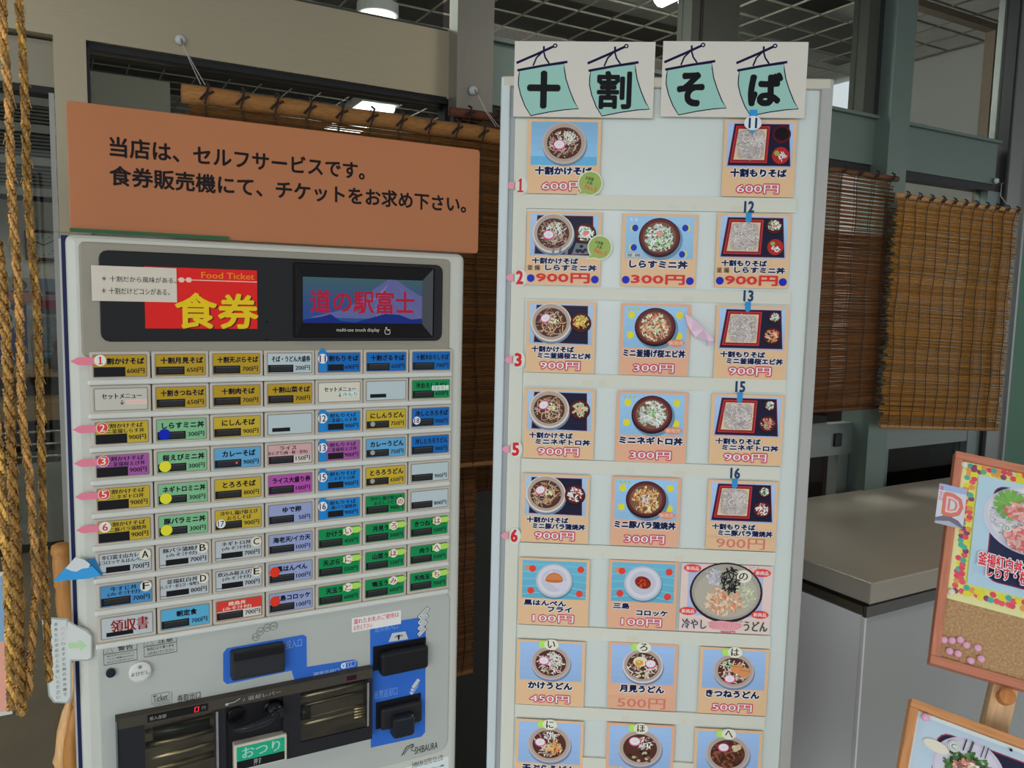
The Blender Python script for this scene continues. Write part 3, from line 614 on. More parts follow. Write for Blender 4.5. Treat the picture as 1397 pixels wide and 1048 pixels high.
q = mu(467.5, 907.3); g.ell(q[0], q[1], .0044, .0050, c('c0c8d0'), 14); g.text('¥', q[0]-.002, q[1]-.0025, q[0]+.002, q[1]+.0025, BLU, .02)
g.obj('panel_lettering', lamin, tm, kind='stuff'); yk = g.y; g = G(); g.y = -.0036; g.st = 1e-5
for k, (cx_, cy_) in enumerate(((348.5, 868), (354.5, 860.5), (364, 855.5), (372.5, 853.5))):
    q = mu(cx_, cy_); g.ell(q[0], q[1], .0062, .0064, c('303432'), 18); g.ell(q[0], q[1], .0055, .0057, c('989c96'), 18); g.text(('10', '50', '100', '500')[k], q[0]-.0038, q[1]-.0022, q[0]+.0038, q[1]+.0022, c('303432'), .01)
g.obj('coin_value_print', lamin, tm, label='row of four coin circles'); yk = g.y; g = G(); g.y = -.0036; g.st = 1e-5
for k, t in enumerate(('¥1000', '¥2000', '¥5000', '¥10000')):
    q = mu(574.5+k*.8, 861-k*8.5); L, h_ = .0095+k*.0010, .0044; an = radians(42)
    cr = lambda u, v: (q[0]+u*cos(an)-v*sin(an), q[1]+u*sin(an)+v*cos(an))
    g.poly([cr(-L, -h_), cr(L, -h_), cr(L, h_), cr(-L, h_)], (.04, .04, .045)); g.poly([cr(-L+.0009, -h_+.0009), cr(L-.0009, -h_+.0009), cr(L-.0009, h_-.0009), cr(-L+.0009, h_-.0009)], c('bcc0c0'))
    g.text(t, q[0]-L*.78, q[1]-h_*.5, q[0]+L*.78, q[1]+h_*.5, (.02, .02, .02), .0, rot=an)
g.obj('note_value_print', lamin, tm, label='fanned banknote value tags'); yk = g.y; g = G(); g.y = -.0036; g.st = 1e-5
for k in range(3):
    q = mu(563.5+k*1.4, 940-k*4.2 + 0); L, h_ = .0100, .0046; an = radians(50)
    cr = lambda u, v: (q[0]+u*cos(an)-v*sin(an), q[1]+u*sin(an)+v*cos(an))
    g.poly([cr(-L, -h_), cr(L, -h_), cr(L, h_), cr(-L, h_)], BLU); g.poly([cr(-L+.0012, -h_+.0012), cr(L-.0012, -h_+.0012), cr(L-.0012, h_-.0012), cr(-L+.0012, h_-.0012)], c('a9aeb0'))
g.poly(pp((529, 875), (534, 863), (552, 860.5), (556, 871)), c('a9aeb0')); g.text('↟', *mu(537, 873), *mu(549, 864), BLK, .03)
g.obj('note_icon_print', lamin, tm); yk = g.y; g = G(); g.y = -.0036; g.st = 1e-5
# warnings, icons, marks
def frame(x0, y0, x1, y1, head, body):
    a = mu(x0, y0); b = mu(x1, y1); x0, z1, x1, z0 = a[0], a[1], b[0], b[1]
    g.line([(x0, z0), (x1, z0), (x1, z1), (x0, z1)], .0009, (.05, .05, .05), True); zm = z1-(z1-z0)*.42; g.line([(x0, zm), (x1, zm)], .0008, (.05, .05, .05))
    g.text(head, x0+(x1-x0)*.42, zm+.002, x0+(x1-x0)*.88, z1-.0015, (.05, .05, .05), .02)
    g.line([(x0+.003, zm+.0015), (x0+.013, zm+.0015), (x0+.008, z1-.001)], .0006, (.05, .05, .05), True)
    n = len(body)
    for i, t in enumerate(body): h_ = (zm-z0-.002)/n; g.text(t, x0+.004, zm-.001-(i+1)*h_+.001, x1-.004, zm-.001-i*h_-.0008, (.08, .08, .08), .005)
frame(141, 882, 187, 899, '警告', ['ぬれた手でさわらないで', 'ください感電のおそれが', 'ありますのでおやめください']); g.obj('warning_label', lamin, tm); g = G(); g.y = -.0036; g.st = 1e-5; frame(196, 872, 241, 888, '注意', ['取出口より奥へ手を', '入れないでください']); g.obj('warning_label', lamin, tm); g = G(); g.y = -.0036; g.st = 1e-5
a, b = mu(206.5, 947), mu(230.5, 955); g.line([(a[0]+.003, b[1]-.003), (b[0]+.0035, b[1]-.003), (b[0]+.0035, a[1]-.001)], .0006, (.05, .05, .05)); g.line([(a[0], b[1]), (b[0], b[1]), (b[0], a[1]), (a[0], a[1])], .0006, (.05, .05, .05), True)
g.text('Ticket', a[0]+.002, b[1]+.002, b[0]-.002, a[1]-.002, (.06, .06, .06), .0); tx(g, '券取出口', 241.5, 947.5, 273, 951.5, (.06, .06, .06), .005)
g.obj('ticket_icon_print', lamin, tm); yk = g.y; g = G(); g.y = -.0036; g.st = 1e-5
tx(g, 'SHIBAURA', 565, 1018.5, 596, 1020, (.04, .04, .04), .01)
for i_ in range(2):
    q = mu(547, 1030); q2 = mu(563, 1014)
    g.line([q, ((q[0]+q2[0])/2-.002, (q[1]+q2[1])/2+.006), q2], .0018, (.04, .04, .04)); g.line([(q[0]+.004, q[1]+.001), ((q[0]+q2[0])/2+.001, (q[1]+q2[1])/2+.003), (q2[0]+.002, q2[1]-.004)], .0014, (.04, .04, .04)); g.line([(q2[0], q2[1]), (q2[0]-.004, q2[1]-.011), (q2[0]+.003, q2[1]-.014)], .0013, (.04, .04, .04))
g.obj('maker_mark', lamin, tm)
g = G(); a = mu(545, 1046); g.rect(mu(512, 1046)[0], .50, .575, mu(600, 1035)[1], c('bcc4c2')); g.v = [(v[0], v[1]-.0002, v[2]) for v in g.v]; g.y = -.0004
tx(g, 'SHIBAURA ELETEC CO., LTD', 562, 1041, 604, 1038, (.05, .05, .05)); tx(g, 'ロー券', 589, 1050, 606, 1042.5, (.02, .02, .02), .03); g.obj('lower_label', lamin, tm, label='white label low on the door')
g = G(); q = mu(151, 916); g.disc(*q, .0066, -.008, 0, (.02, .022, .035)); g.obj('lens_hole', gloss, tm)
cb = G(); q = mu(190.5, 913.5); cb.disc(*q, .0155, -.012, 0, c('b3b4b0'), 28, .002); cb.y = -.0123; cb.text('よびだし', q[0]-.0125, q[1]-.004, q[0]+.0125, q[1]+.002, (.08, .08, .08), .01); cb.ell(q[0], q[1]+.0088, .0028, .0028, c('77716a'), 12); cb.obj('call_button', plas, tm)
# wet note notice
g = G(); P4 = pp((479, 842.5), (546, 833), (546, 850), (479.5, 859.5)); g.y = -.0042
a, b = P4[0], P4[2]; g.box(a[0], b[0], -.0042, -.0038, b[1], a[1], c('c8c4c0')); g.y = -.0043
h_ = a[1]-b[1]; g.text('濡れたお札のご使用は', a[0]+.003, a[1]-h_*.47, b[0]-.004, a[1]-h_*.1, c('b84450'), .02); g.text('お控え下さい', a[0]+.003, b[1]+h_*.1, a[0]+.036, b[1]+h_*.45, c('b84450'), .02); g.obj('notice_sticker', lamin, tm, label='white notice with red lettering')
# coin slot
a, b = mu(313, 885.5), mu(386, 910); g = G(); g.rbox(a[0], b[0], -.020, -.002, b[1], a[1], (.028, .030, .034), .004); g.box(a[0]+.003, b[0]-.003, -.024, -.012, a[1]-.012, a[1]-.002, (.008, .008, .009)); g.y = -.0245; g.rect(a[0]+.008, b[1]+.004, b[0]-.008, b[1]+.0045, (.06, .06, .06)); g.obj('coin_slot', darkp, tm)
# bill slots
a, b = mu(508, 883), mu(579, 898); g = G(); g.box(a[0], b[0], -.006, -.002, b[1]-.002, a[1]+.002, (.006, .006, .007)); g.rbox(a[0]+.010, b[0], -.022, -.005, b[1]-.010, a[1]-.006, (.012, .012, .014), .006); g.obj('bill_slot', darkp, tm)
a, b = mu(512, 962), mu(572, 977); g = G(); g.box(a[0], b[0], -.006, -.002, b[1]-.003, a[1]+.006, (.006, .006, .007)); g.rbox(a[0]+.006, b[0], -.016, -.005, b[1]-.004, a[1]-.003, (.02, .02, .023), .005); br = g.obj('bill_return', darkp, tm)
a, b = mu(529, 970), mu(558, 992); g = G(); g.rbox(a[0], b[0], -.032, -.012, b[1], a[1], (.018, .022, .028), .006); g.obj('bill_return_flap', gloss, br)
# black payout unit
x0 = mu(157, 980)[0]; x1 = mu(503, 960)[0]; z1 = .868; z0 = .742
un = empty('payout_unit'); un.parent = tm; DG = (.020, .020, .024)
xa, xb = mu(196, 990)[0], mu(292, 990)[0]; xc_, xd = mu(305, 960)[0], mu(383, 960)[0]; xe, xf = mu(406, 960)[0], mu(497, 960)[0]
def ub(n, a, b, y0, y1, c0, c1, col=DG, mat=darkp, bev=0): return boxo(n, mat, un, a, b, y0, y1, c0, c1, col, bev)
ub('unit_frame', x0, x1, -.020, -.003, .852, z1, c('3b3730'), lamin); ub('unit_frame', x0, xa, -.020, -.003, z0, .852); ub('unit_frame', xb, xc_, -.020, -.003, z0, .852)
ub('unit_frame', xd, xe, -.020, -.003, z0, .852); ub('unit_frame', xf, x1, -.020, -.003, z0, .852); ub('unit_frame', xe, xf, -.020, -.003, z0, .765)
ub('unit_back', x0, x1, -.004, -.002, z0, .852, (.006, .006, .006)); ub('unit_frame', xc_, xd, -.012, -.003, z0, .852, (.012, .012, .014))
ub('chrome_edge', xb, xb+.0035, -.023, -.019, .745, .850, (.5, .5, .55), steel); ub('chrome_edge', xf-.002, xf+.001, -.023, -.019, .768, .846, (.6, .6, .65), steel)
ub('chrome_edge', x0, x0+.002, -.022, -.0205, z0, z1-.002, (.3, .33, .4), steel)
# amount display
a, b = mu(200.5, 975, .02), mu(282.5, 965, .02)
g = G(); ax, bx = mu(201, 975, .02)[0], mu(283, 960, .02)[0]; g.box(ax, bx, -.0215, -.02, .8545, .8655, (.006, .006, .006)); g.y = -.0218; g.text('投入金額', ax+.003, .857, ax+.026, .8630, (.35, .33, .30), .01); g.text('円', bx-.0085, .8570, bx-.003, .863, (.25, .23, .2)); g.obj('amount_display', darkp, un)
g = G(); g.y = -.0222; q = bx-.016; g.line([(q-.003, .8565), (q+.0022, .8565), (q+.003, .8640), (q-.0022, .8640)], .0014, (1, .03, .06), True); g.obj('digit', led_m, un)
# metal trays behind clear windows
g = G(); zz0 = .742
g.quad3([(xa, -.004, .85), (xa, -.018, zz0), (xb, -.018, zz0), (xb, -.004, .85)], (.10, .085, .06))
for k, (zc, hh, cl) in enumerate(((.833, .006, .30), (.812, .010, .16), (.790, .007, .42), (.772, .012, .12), (.752, .008, .45))):
    g.tube([(xa+.002, -.008, zc), ((xa+xb)/2, -.011, zc+.002), (xb-.002, -.010, zc+.005)], hh*.55, (cl, cl*.82, cl*.5), 8)
g.box(xa+.012, xb-.008, -.0175, -.006, .822, .838, (.02, .025, .02)); g.obj('ticket_tray', gold, un, True)
g = G(); g.quad3([(xe, -.004, .848), (xe, -.016, .765), (xf, -.016, .765), (xf, -.004, .848)], (.07, .06, .045))
for k, (zc, hh, cl) in enumerate(((.838, .004, .3), (.822, .003, .12), (.800, .003, .2), (.790, .005, .3), (.772, .005, .6))):
    g.tube([(xe+.002, -.008, zc), (xf-.003, -.008, zc+.003)], hh, (cl, cl*.85, cl*.55), 8)
for k in range(4): g.box(xf-.022, xf-.004, -.014, -.008, .782+k*.005, .7845+k*.005, (.7, .6, .35))
for k in range(5): g.box(xe+.022+k*.011, xe+.030+k*.011, -.013, -.008, .776, .781, (.5, .43, .3))
g.box(xe+.001, xe+.018, -.015, -.006, .80, .822, (.015, .025, .022)); g.obj('coin_tray', gold, un, True)
ub('clear_window', xa, xb, -.0195, -.0188, .745, .85, (1, 1, 1), acryl); ub('clear_window', xe, xf, -.0195, -.0188, .765, .85, (1, 1, 1), acryl)
g = G(); a = mu(474, 984, .02); ax = mu(473, 925, .02)[0]; g.box(ax, ax+.017, -.0205, -.0198, .8555, .8635, (.05, .005, .02)); g.obj('red_window', gloss, un)
# return lever
g = G(); la = mu(319, 988, .02)[0]; lz = .812
g.disc(xc_+.017, .832, .014, -.014, -.012, (.006, .006, .007)); g.disc(xd-.014, .830, .016, -.014, -.012, (.006, .006, .007))
g.tube([(xc_+.010, -.03, .817), (xc_+.03, -.036, .820), (xd-.03, -.036, .825), (xd-.014, -.030, .833)], [.0045, .006, .008, .010], (.02, .021, .025), 12); g.tube([(xd-.014, -.036, .833), (xd-.014, -.012, .833)], .012, (.018, .019, .022), 16)
g.obj('return_lever', gloss, un, True)
g = G(); g.y = -.0208; a = mu(347, 950, .02); b = mu(383, 943, .02); g.text('返却レバー', xc_+.034, .857, xd-.004, .864, (.4, .4, .4), .01); g.line([(xc_+.002, .858), (xc_+.014, .859), (xc_+.022, .863)], .0012, (.5, .5, .5)); g.ell(xc_+.002, .8575, .0025, .0022, (.5, .5, .5), 10); g.text('ノ', xc_+.026, .857, xc_+.029, .862, (.5, .5, .5), .03); g.obj('lever_print', lamin, un)
# change key
a = mu(318.5, 1012, .022); b = mu(391, 1040, .022)
g = G(); xk0, xk1 = a[0], b[0]; zk1 = mu(355, 1008, .022)[1]; zk0 = mu(355, 1044, .022)[1]
g.rbox(xk0, xk1, -.026, -.012, zk0, zk1, c('aca79a'), .002); g.y = -.0263; m_ = zk0+(zk1-zk0)*.38
g.rect(xk0+.004, m_, xk1-.004, zk1-.004, c('1c8f6a')); g.rect(xk0+.004, zk0+.003, xk1-.004, m_, BLK)
g.text('おつり', xk0+.012, m_+.003, xk1-.011, zk1-.0065, c('8fb0a8'), .02); g.text('押す', xk0+.030, zk0+.0045, xk0+.042, m_-.001, (.4, .4, .38), .01); g.obj('change_key', lamin, un, label='green key lettered in white')
# ------------------------------------------------ banner on top
bn = Plane(-1.5, 1.305); bo = bn.n*1.305
a = bn.uv(90, 137); b = bn.uv(654.5, 206)
g = G(); zb = 1.5802; x0, x1, z1 = a[0], b[0], a[1]
g.rbox(x0, x1, -.0015, .0035, zb, z1, (.50, .19, .082), .0012, seg=4, rc=.006); g.y = -.0017; g.st = 1e-5
def bt(s, xa_, ya_, xb_, yb_, bold): a = bn.uv(xa_, ya_); b = bn.uv(xb_, yb_); g.text(s, a[0], b[1], b[0], a[1], (.006, .002, .003), bold, 4)
bt('当店は、セルフサービスです。', 149, 186, 497, 246, .03); bt('食券販売機にて、チケットをお求め下さい。', 149, 225.5, 635, 291, .03)
o = g.obj('banner_sign', vmat('satin_board', .5, coat=.08, spec=.2, noise=.03, nscale=4, coatr=.15), None); o.location = bo; o.rotation_euler = (0, 0, bn.a)
o['label'] = 'long salmon orange sign with two lines of black Japanese lettering on top of machine'; o['category'] = 'sign'

# ================================================================== MENU BOARD
bo_ = BP.n*BP.d
mb = empty('menu_board', (bo_.x, bo_.y, 0), BP.a, label='tall white framed light board holding rows of menu cards', category='menu board')
def bu(x, y, off=0.0): return BP.uv(x, y, off)
BX0, BX1, BT = -.1095, .4565, 1.8855
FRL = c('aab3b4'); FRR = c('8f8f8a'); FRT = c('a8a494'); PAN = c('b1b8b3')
boxo('back_box', aluv, mb, BX0+.002, BX1-.002, .012, .07, .02, BT-.004, c('8a8a86'))
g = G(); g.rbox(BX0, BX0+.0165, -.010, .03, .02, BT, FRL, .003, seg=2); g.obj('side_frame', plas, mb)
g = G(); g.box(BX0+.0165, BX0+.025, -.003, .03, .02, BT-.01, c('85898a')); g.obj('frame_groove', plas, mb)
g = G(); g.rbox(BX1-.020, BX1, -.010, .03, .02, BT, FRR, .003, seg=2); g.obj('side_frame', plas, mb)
g = G(); g.rbox(BX0+.004, BX1-.0045, -.0105, .03, BT-.017, BT+.0005, FRT, .003, seg=2); g.obj('top_frame', plas, mb)
boxo('light_panel', vmat('opal_panel', .4, coat=.3, spec=.4, coatr=.2), mb, BX0+.025, BX1-.020, .0, .012, .02, BT-.017, PAN)
boxo('foot', plas, mb, BX0, BX0+.05, -.12, .16, 0, .03, c('8a8a86')); boxo('foot', plas, mb, BX1-.05, BX1, -.12, .16, 0, .03, c('8a8a86'))
BAT = c('b7b7aa')
boxo('side_batten', lamin, mb, BX0+.0255, bu(719, 270)[0], -.003, 0, .05, bu(720, 163)[1], BAT)
rails = [((719, 266), (1086, 271), (1084, 291)), ((716, 392.4), (1078, 397.5), (1077.5, 415.5)), ((714, 508), (1071.5, 517.7), (1071, 535.5)), ((711.6, 625), (1064, 636), (1063, 654)),
         ((710, 739.7), (1057, 751.8), (1056.7, 770.4)), ((707, 850.7), (1050.7, 865.8), (1050, 883.4)), ((703.5, 959.2), (1043, 975.8), (1043, 992.3))]
for tl, tr, br in rails:
    a = bu(*tl); b = bu(*tr); e_ = bu(*br); g = G(); g.box(a[0], b[0], -.0058, -.0005, e_[1], (a[1]+b[1])/2, BAT)
    g.y = -.006
    for k in range(3): 
        u = random.uniform(a[0]+.03, b[0]-.05); g.rect(u, e_[1]+.002, u+random.uniform(.006, .022), e_[1]+random.uniform(.008, .014), c(random.choice(['b5b3a2', 'b3b5aa', 'bab9ae'])))
    g.obj('card_rail', lamin, mb)
for z in (.62, .42, .22): boxo('card_rail', lamin, mb, rails and -.0558+.001, .40, -.0058, -.0005, z, z+.026, BAT)
def psticker(num, x, y, blue=False, dy=0):
    g = G(); g.y = -.0064; g.st = 1e-5; q = bu(x, y)
    if not blue:
        g.ell(q[0]+.002, q[1], .011, .0155, c('bdbdb2'), 20)
        g.poly([(q[0]-.0105, q[1]-.0065), (q[0]-.0105, q[1]+.0065), (q[0]-.019, q[1]+.0062), (q[0]-.026, q[1]), (q[0]-.019, q[1]-.0062)], c('d98390'))
        g.text(num, q[0]-.006, q[1]-.0115, q[0]+.0065, q[1]+.0125, c('b5242c'), .06, nb=5)
        g.quad3([(q[0]-.01, -.003, q[1]-.006), (q[0]-.01, -.0064, q[1]-.006), (q[0]-.01, -.0064, q[1]+.006), (q[0]-.01, -.003, q[1]+.006)], BAT)
    else:
        w_ = .0085
        g.poly([(q[0]-w_*.6, q[1]-.010), (q[0]+w_*.6, q[1]-.010), (q[0]+w_*.6, q[1]-.024), (q[0], q[1]-.029), (q[0]-w_*.6, q[1]-.024)], c('2a7cae'))
        g.text(num, q[0]-w_, q[1]-.0095, q[0]+w_, q[1]+.0100, c('1d3558'), .05, nb=5)
        g.quad3([(q[0]-w_*.6, -.005, q[1]-.012), (q[0]-w_*.6, -.0064, q[1]-.012), (q[0]-w_*.6, -.0064, q[1]-.02), (q[0]-w_*.6, -.005, q[1]-.02)], c('2a7cae'))
    g.obj('number_sticker', lamin, mb)
for n_, x, y in (('1', 710, 254), ('2', 709, 379), ('3', 707, 491), ('5', 703.5, 612.5), ('6', 701.5, 730)): psticker(n_, x, y)
for n_, x, y in (('12', 1021, 283), ('13', 1020, 404), ('15', 1009, 527.5), ('16', 1002, 645)): psticker(n_, x, y, True)

# ---- printed food pictures, drawn as flat print
def jit(col, a=.15):
    k = 1+random.uniform(-a, a); return tuple(max(0, v*k) for v in col)
def strands(g, cx, cz, rx, rz, cols, n, wd, L=.5, curl=2.5):
    for i in range(n):
        a = random.random()*2*pi; rr = sqrt(random.random())*.85; x = cx+rx*rr*cos(a); z = cz+rz*rr*sin(a); d = random.random()*2*pi; cv = random.uniform(-curl, curl); pts = []
        l = L*min(rx, rz)*random.uniform(.5, 1.2)
        for k in range(5):
            q = ((x-cx)/rx)**2+((z-cz)/rz)**2
            if q > .97: break
            pts.append((x, z)); x += cos(d)*l/4; z += sin(d)*l/4; d += cv/4
        if len(pts) > 1: g.line(pts, wd*random.uniform(.7, 1.2), jit(random.choice(cols), .18))
NOOD = [c('8f7866'), c('a89280'), c('6e5544'), c('b8a696')]; UDON = [c('c8b8a8'), c('b0988a'), c('8a6a58'), c('d4c8bc')]
SOBA = [c('b0a8a4'), c('9a9290'), c('c4beb8'), c('857c7a'), c('bcb2ac')]; GRN = [c('7fa878'), c('a8c09a'), c('c8d0c0'), c('5a8a58')]
WHT = [c('c8c8c4'), c('b4b8b4'), c('d0cfc8')]; BRTH = c('4a2a20')
def naruto(g, x, z, r, rot=0):
    g.ell(x, z, r, r*.82, c('c83a78'), 18, rot); g.ell(x, z+r*.05, r*.84, r*.66, c('d4ccd0'), 18, rot); g.ell(x, z, r*.2, r*.1, c('d8a8b8'), 8)
def bowl(g, cx, cz, r, kind, asp=.95, rim=None):
    rz = r*asp; rim = rim or c('b8a99c')
    g.ell(cx+r*.03, cz-rz*.1, r*1.02, rz*1.02, tuple(v*.55 for v in c('7f9ab8')), 28); g.ell(cx, cz, r, rz, rim, 32); g.ell(cx, cz+rz*.03, r*.93, rz*.93, jit(c('9a8c82'), 0), 32)
    i_r, i_z = r*.78, rz*.76; g.ell(cx, cz-.0*r, i_r, i_z, BRTH, 28)
    g.strn = 1
    if kind == 'kake': strands(g, cx, cz, i_r, i_z, NOOD, 90, r*.035); strands(g, cx+r*.1, cz+r*.22, i_r*.6, i_z*.5, WHT+[c('b8c09a')], 50, r*.04); naruto(g, cx-r*.22, cz-r*.08, r*.28)
    elif kind == 'kake2': strands(g, cx, cz, i_r, i_z, NOOD+[c('c09a70'), c('b08858')], 90, r*.035); strands(g, cx+r*.1, cz+r*.12, i_r*.35, i_z*.3, [c('d0c088'), c('d8d0b0')], 26, r*.06); naruto(g, cx-r*.28, cz+r*.2, r*.27, .5)
    elif kind == 'uk': strands(g, cx, cz, i_r, i_z, UDON, 80, r*.05); strands(g, cx+r*.1, cz+r*.2, i_r*.6, i_z*.6, WHT, 40, r*.045); naruto(g, cx-r*.35, cz+r*.1, r*.28)
    elif kind == 'tsukimi':
        strands(g, cx, cz, i_r, i_z, UDON, 60, r*.05); g.ell(cx-r*.12, cz+r*.22, r*.36, rz*.28, c('d0c0a8'), 20); g.ell(cx-r*.18, cz+r*.15, r*.2, rz*.17, c('e08a28'), 16); g.ell(cx-r*.2, cz+r*.2, r*.07, rz*.05, c('f0c070'), 8)
        naruto(g, cx+r*.38, cz+r*.12, r*.28)
        for k in range(14): g.ell(cx+r*random.uniform(-.3, .3), cz-r*random.uniform(.25, .6), r*.07, r*.06, jit(c('b8b098')), 8)
    elif kind == 'kitsune':
        strands(g, cx, cz, i_r, i_z, UDON, 60, r*.05); strands(g, cx-r*.3, cz+r*.35, i_r*.4, i_z*.3, GRN, 20, r*.05)
        for dx, dz in ((.1, .1), (.45, -.08)): g.poly([(cx+(dx+a)*r, cz+(dz+b)*r) for a, b in ((-.28, -.05), (-.2, .2), (.3, .28), (.32, -.22), (-.05, -.24))], jit(c('c08050'), .1)); g.line([(cx+(dx-.2)*r, cz+(dz+.15)*r), (cx+(dx+.28)*r, cz+(dz+.1)*r)], r*.03, c('9a5c30'))
        naruto(g, cx-r*.18, cz-r*.42, r*.28)
    elif kind == 'tempura':
        strands(g, cx, cz, i_r, i_z, UDON, 50, r*.05); strands(g, cx+r*.2, cz-r*.15, i_r*.6, i_z*.55, [c('b88a50'), c('d0a060'), c('c05838'), c('c8b080')], 60, r*.06); strands(g, cx, cz+r*.45, i_r*.45, i_z*.3, WHT, 26, r*.05); naruto(g, cx-r*.42, cz+r*.08, r*.26)
    elif kind == 'sansai':
        strands(g, cx+r*.2, cz+r*.25, i_r*.6, i_z*.5, UDON+WHT, 50, r*.05); naruto(g, cx-r*.25, cz+r*.32, r*.28)
        for k in range(16): g.ell(cx+r*random.uniform(-.5, .5), cz-r*random.uniform(-.05, .6), r*.09, r*.07, jit(random.choice([c('4a3828'), c('a89a80'), c('6a5a40'), c('2a2018')])), 8)
    elif kind == 'niku':
        strands(g, cx, cz, i_r, i_z, [c('5a3424'), c('3a2018'), c('7a4a34')], 80, r*.08); naruto(g, cx-r*.2, cz+r*.3, r*.26)
        for k in range(6): g.ell(cx+r*random.uniform(.1, .5), cz+r*random.uniform(.2, .5), r*.12, r*.1, jit(c('b8a888')), 9)
def tray(g, pts):
    cx = sum(p[0] for p in pts)/4; cz = sum(p[1] for p in pts)/4
    g.poly(pts, c('6a2238')); g.poly([(cx+(p[0]-cx)*.975, cz+(p[1]-cz)*.97) for p in pts], c('16152c'))
def smallbowl(g, x, z, r, kind):
    g.ell(x, z-r*.1, r*1.04, r*1.0, c('150e14'), 20); g.ell(x, z, r, r*.95, c('4a1418') if kind != 'w' else c('c0b8b8'), 20)
    cols = {'shirasu': GRN+WHT, 'ebi': [c('c8b060'), c('8a9a40'), c('c88a50')], 'negi': [c('8aa878'), c('b0b890'), c('c8a090')], 'buta': WHT+[c('9a4a30')], 'ebi2': [c('c86850'), c('8a9a50'), c('d8a088')], 'onion': GRN+WHT, 'neg2': [c('c88a80'), c('a8544c'), c('8a9a70')], 'cond': WHT}[kind]
    strands(g, x, z, r*.85, r*.8, cols, 46, r*.13, .8)
    if kind == 'shirasu': g.blob(x, z, r*.3, r*.2, c('c87860'))
    if kind == 'negi': g.blob(x, z, r*.22, r*.35, c('c89078'))
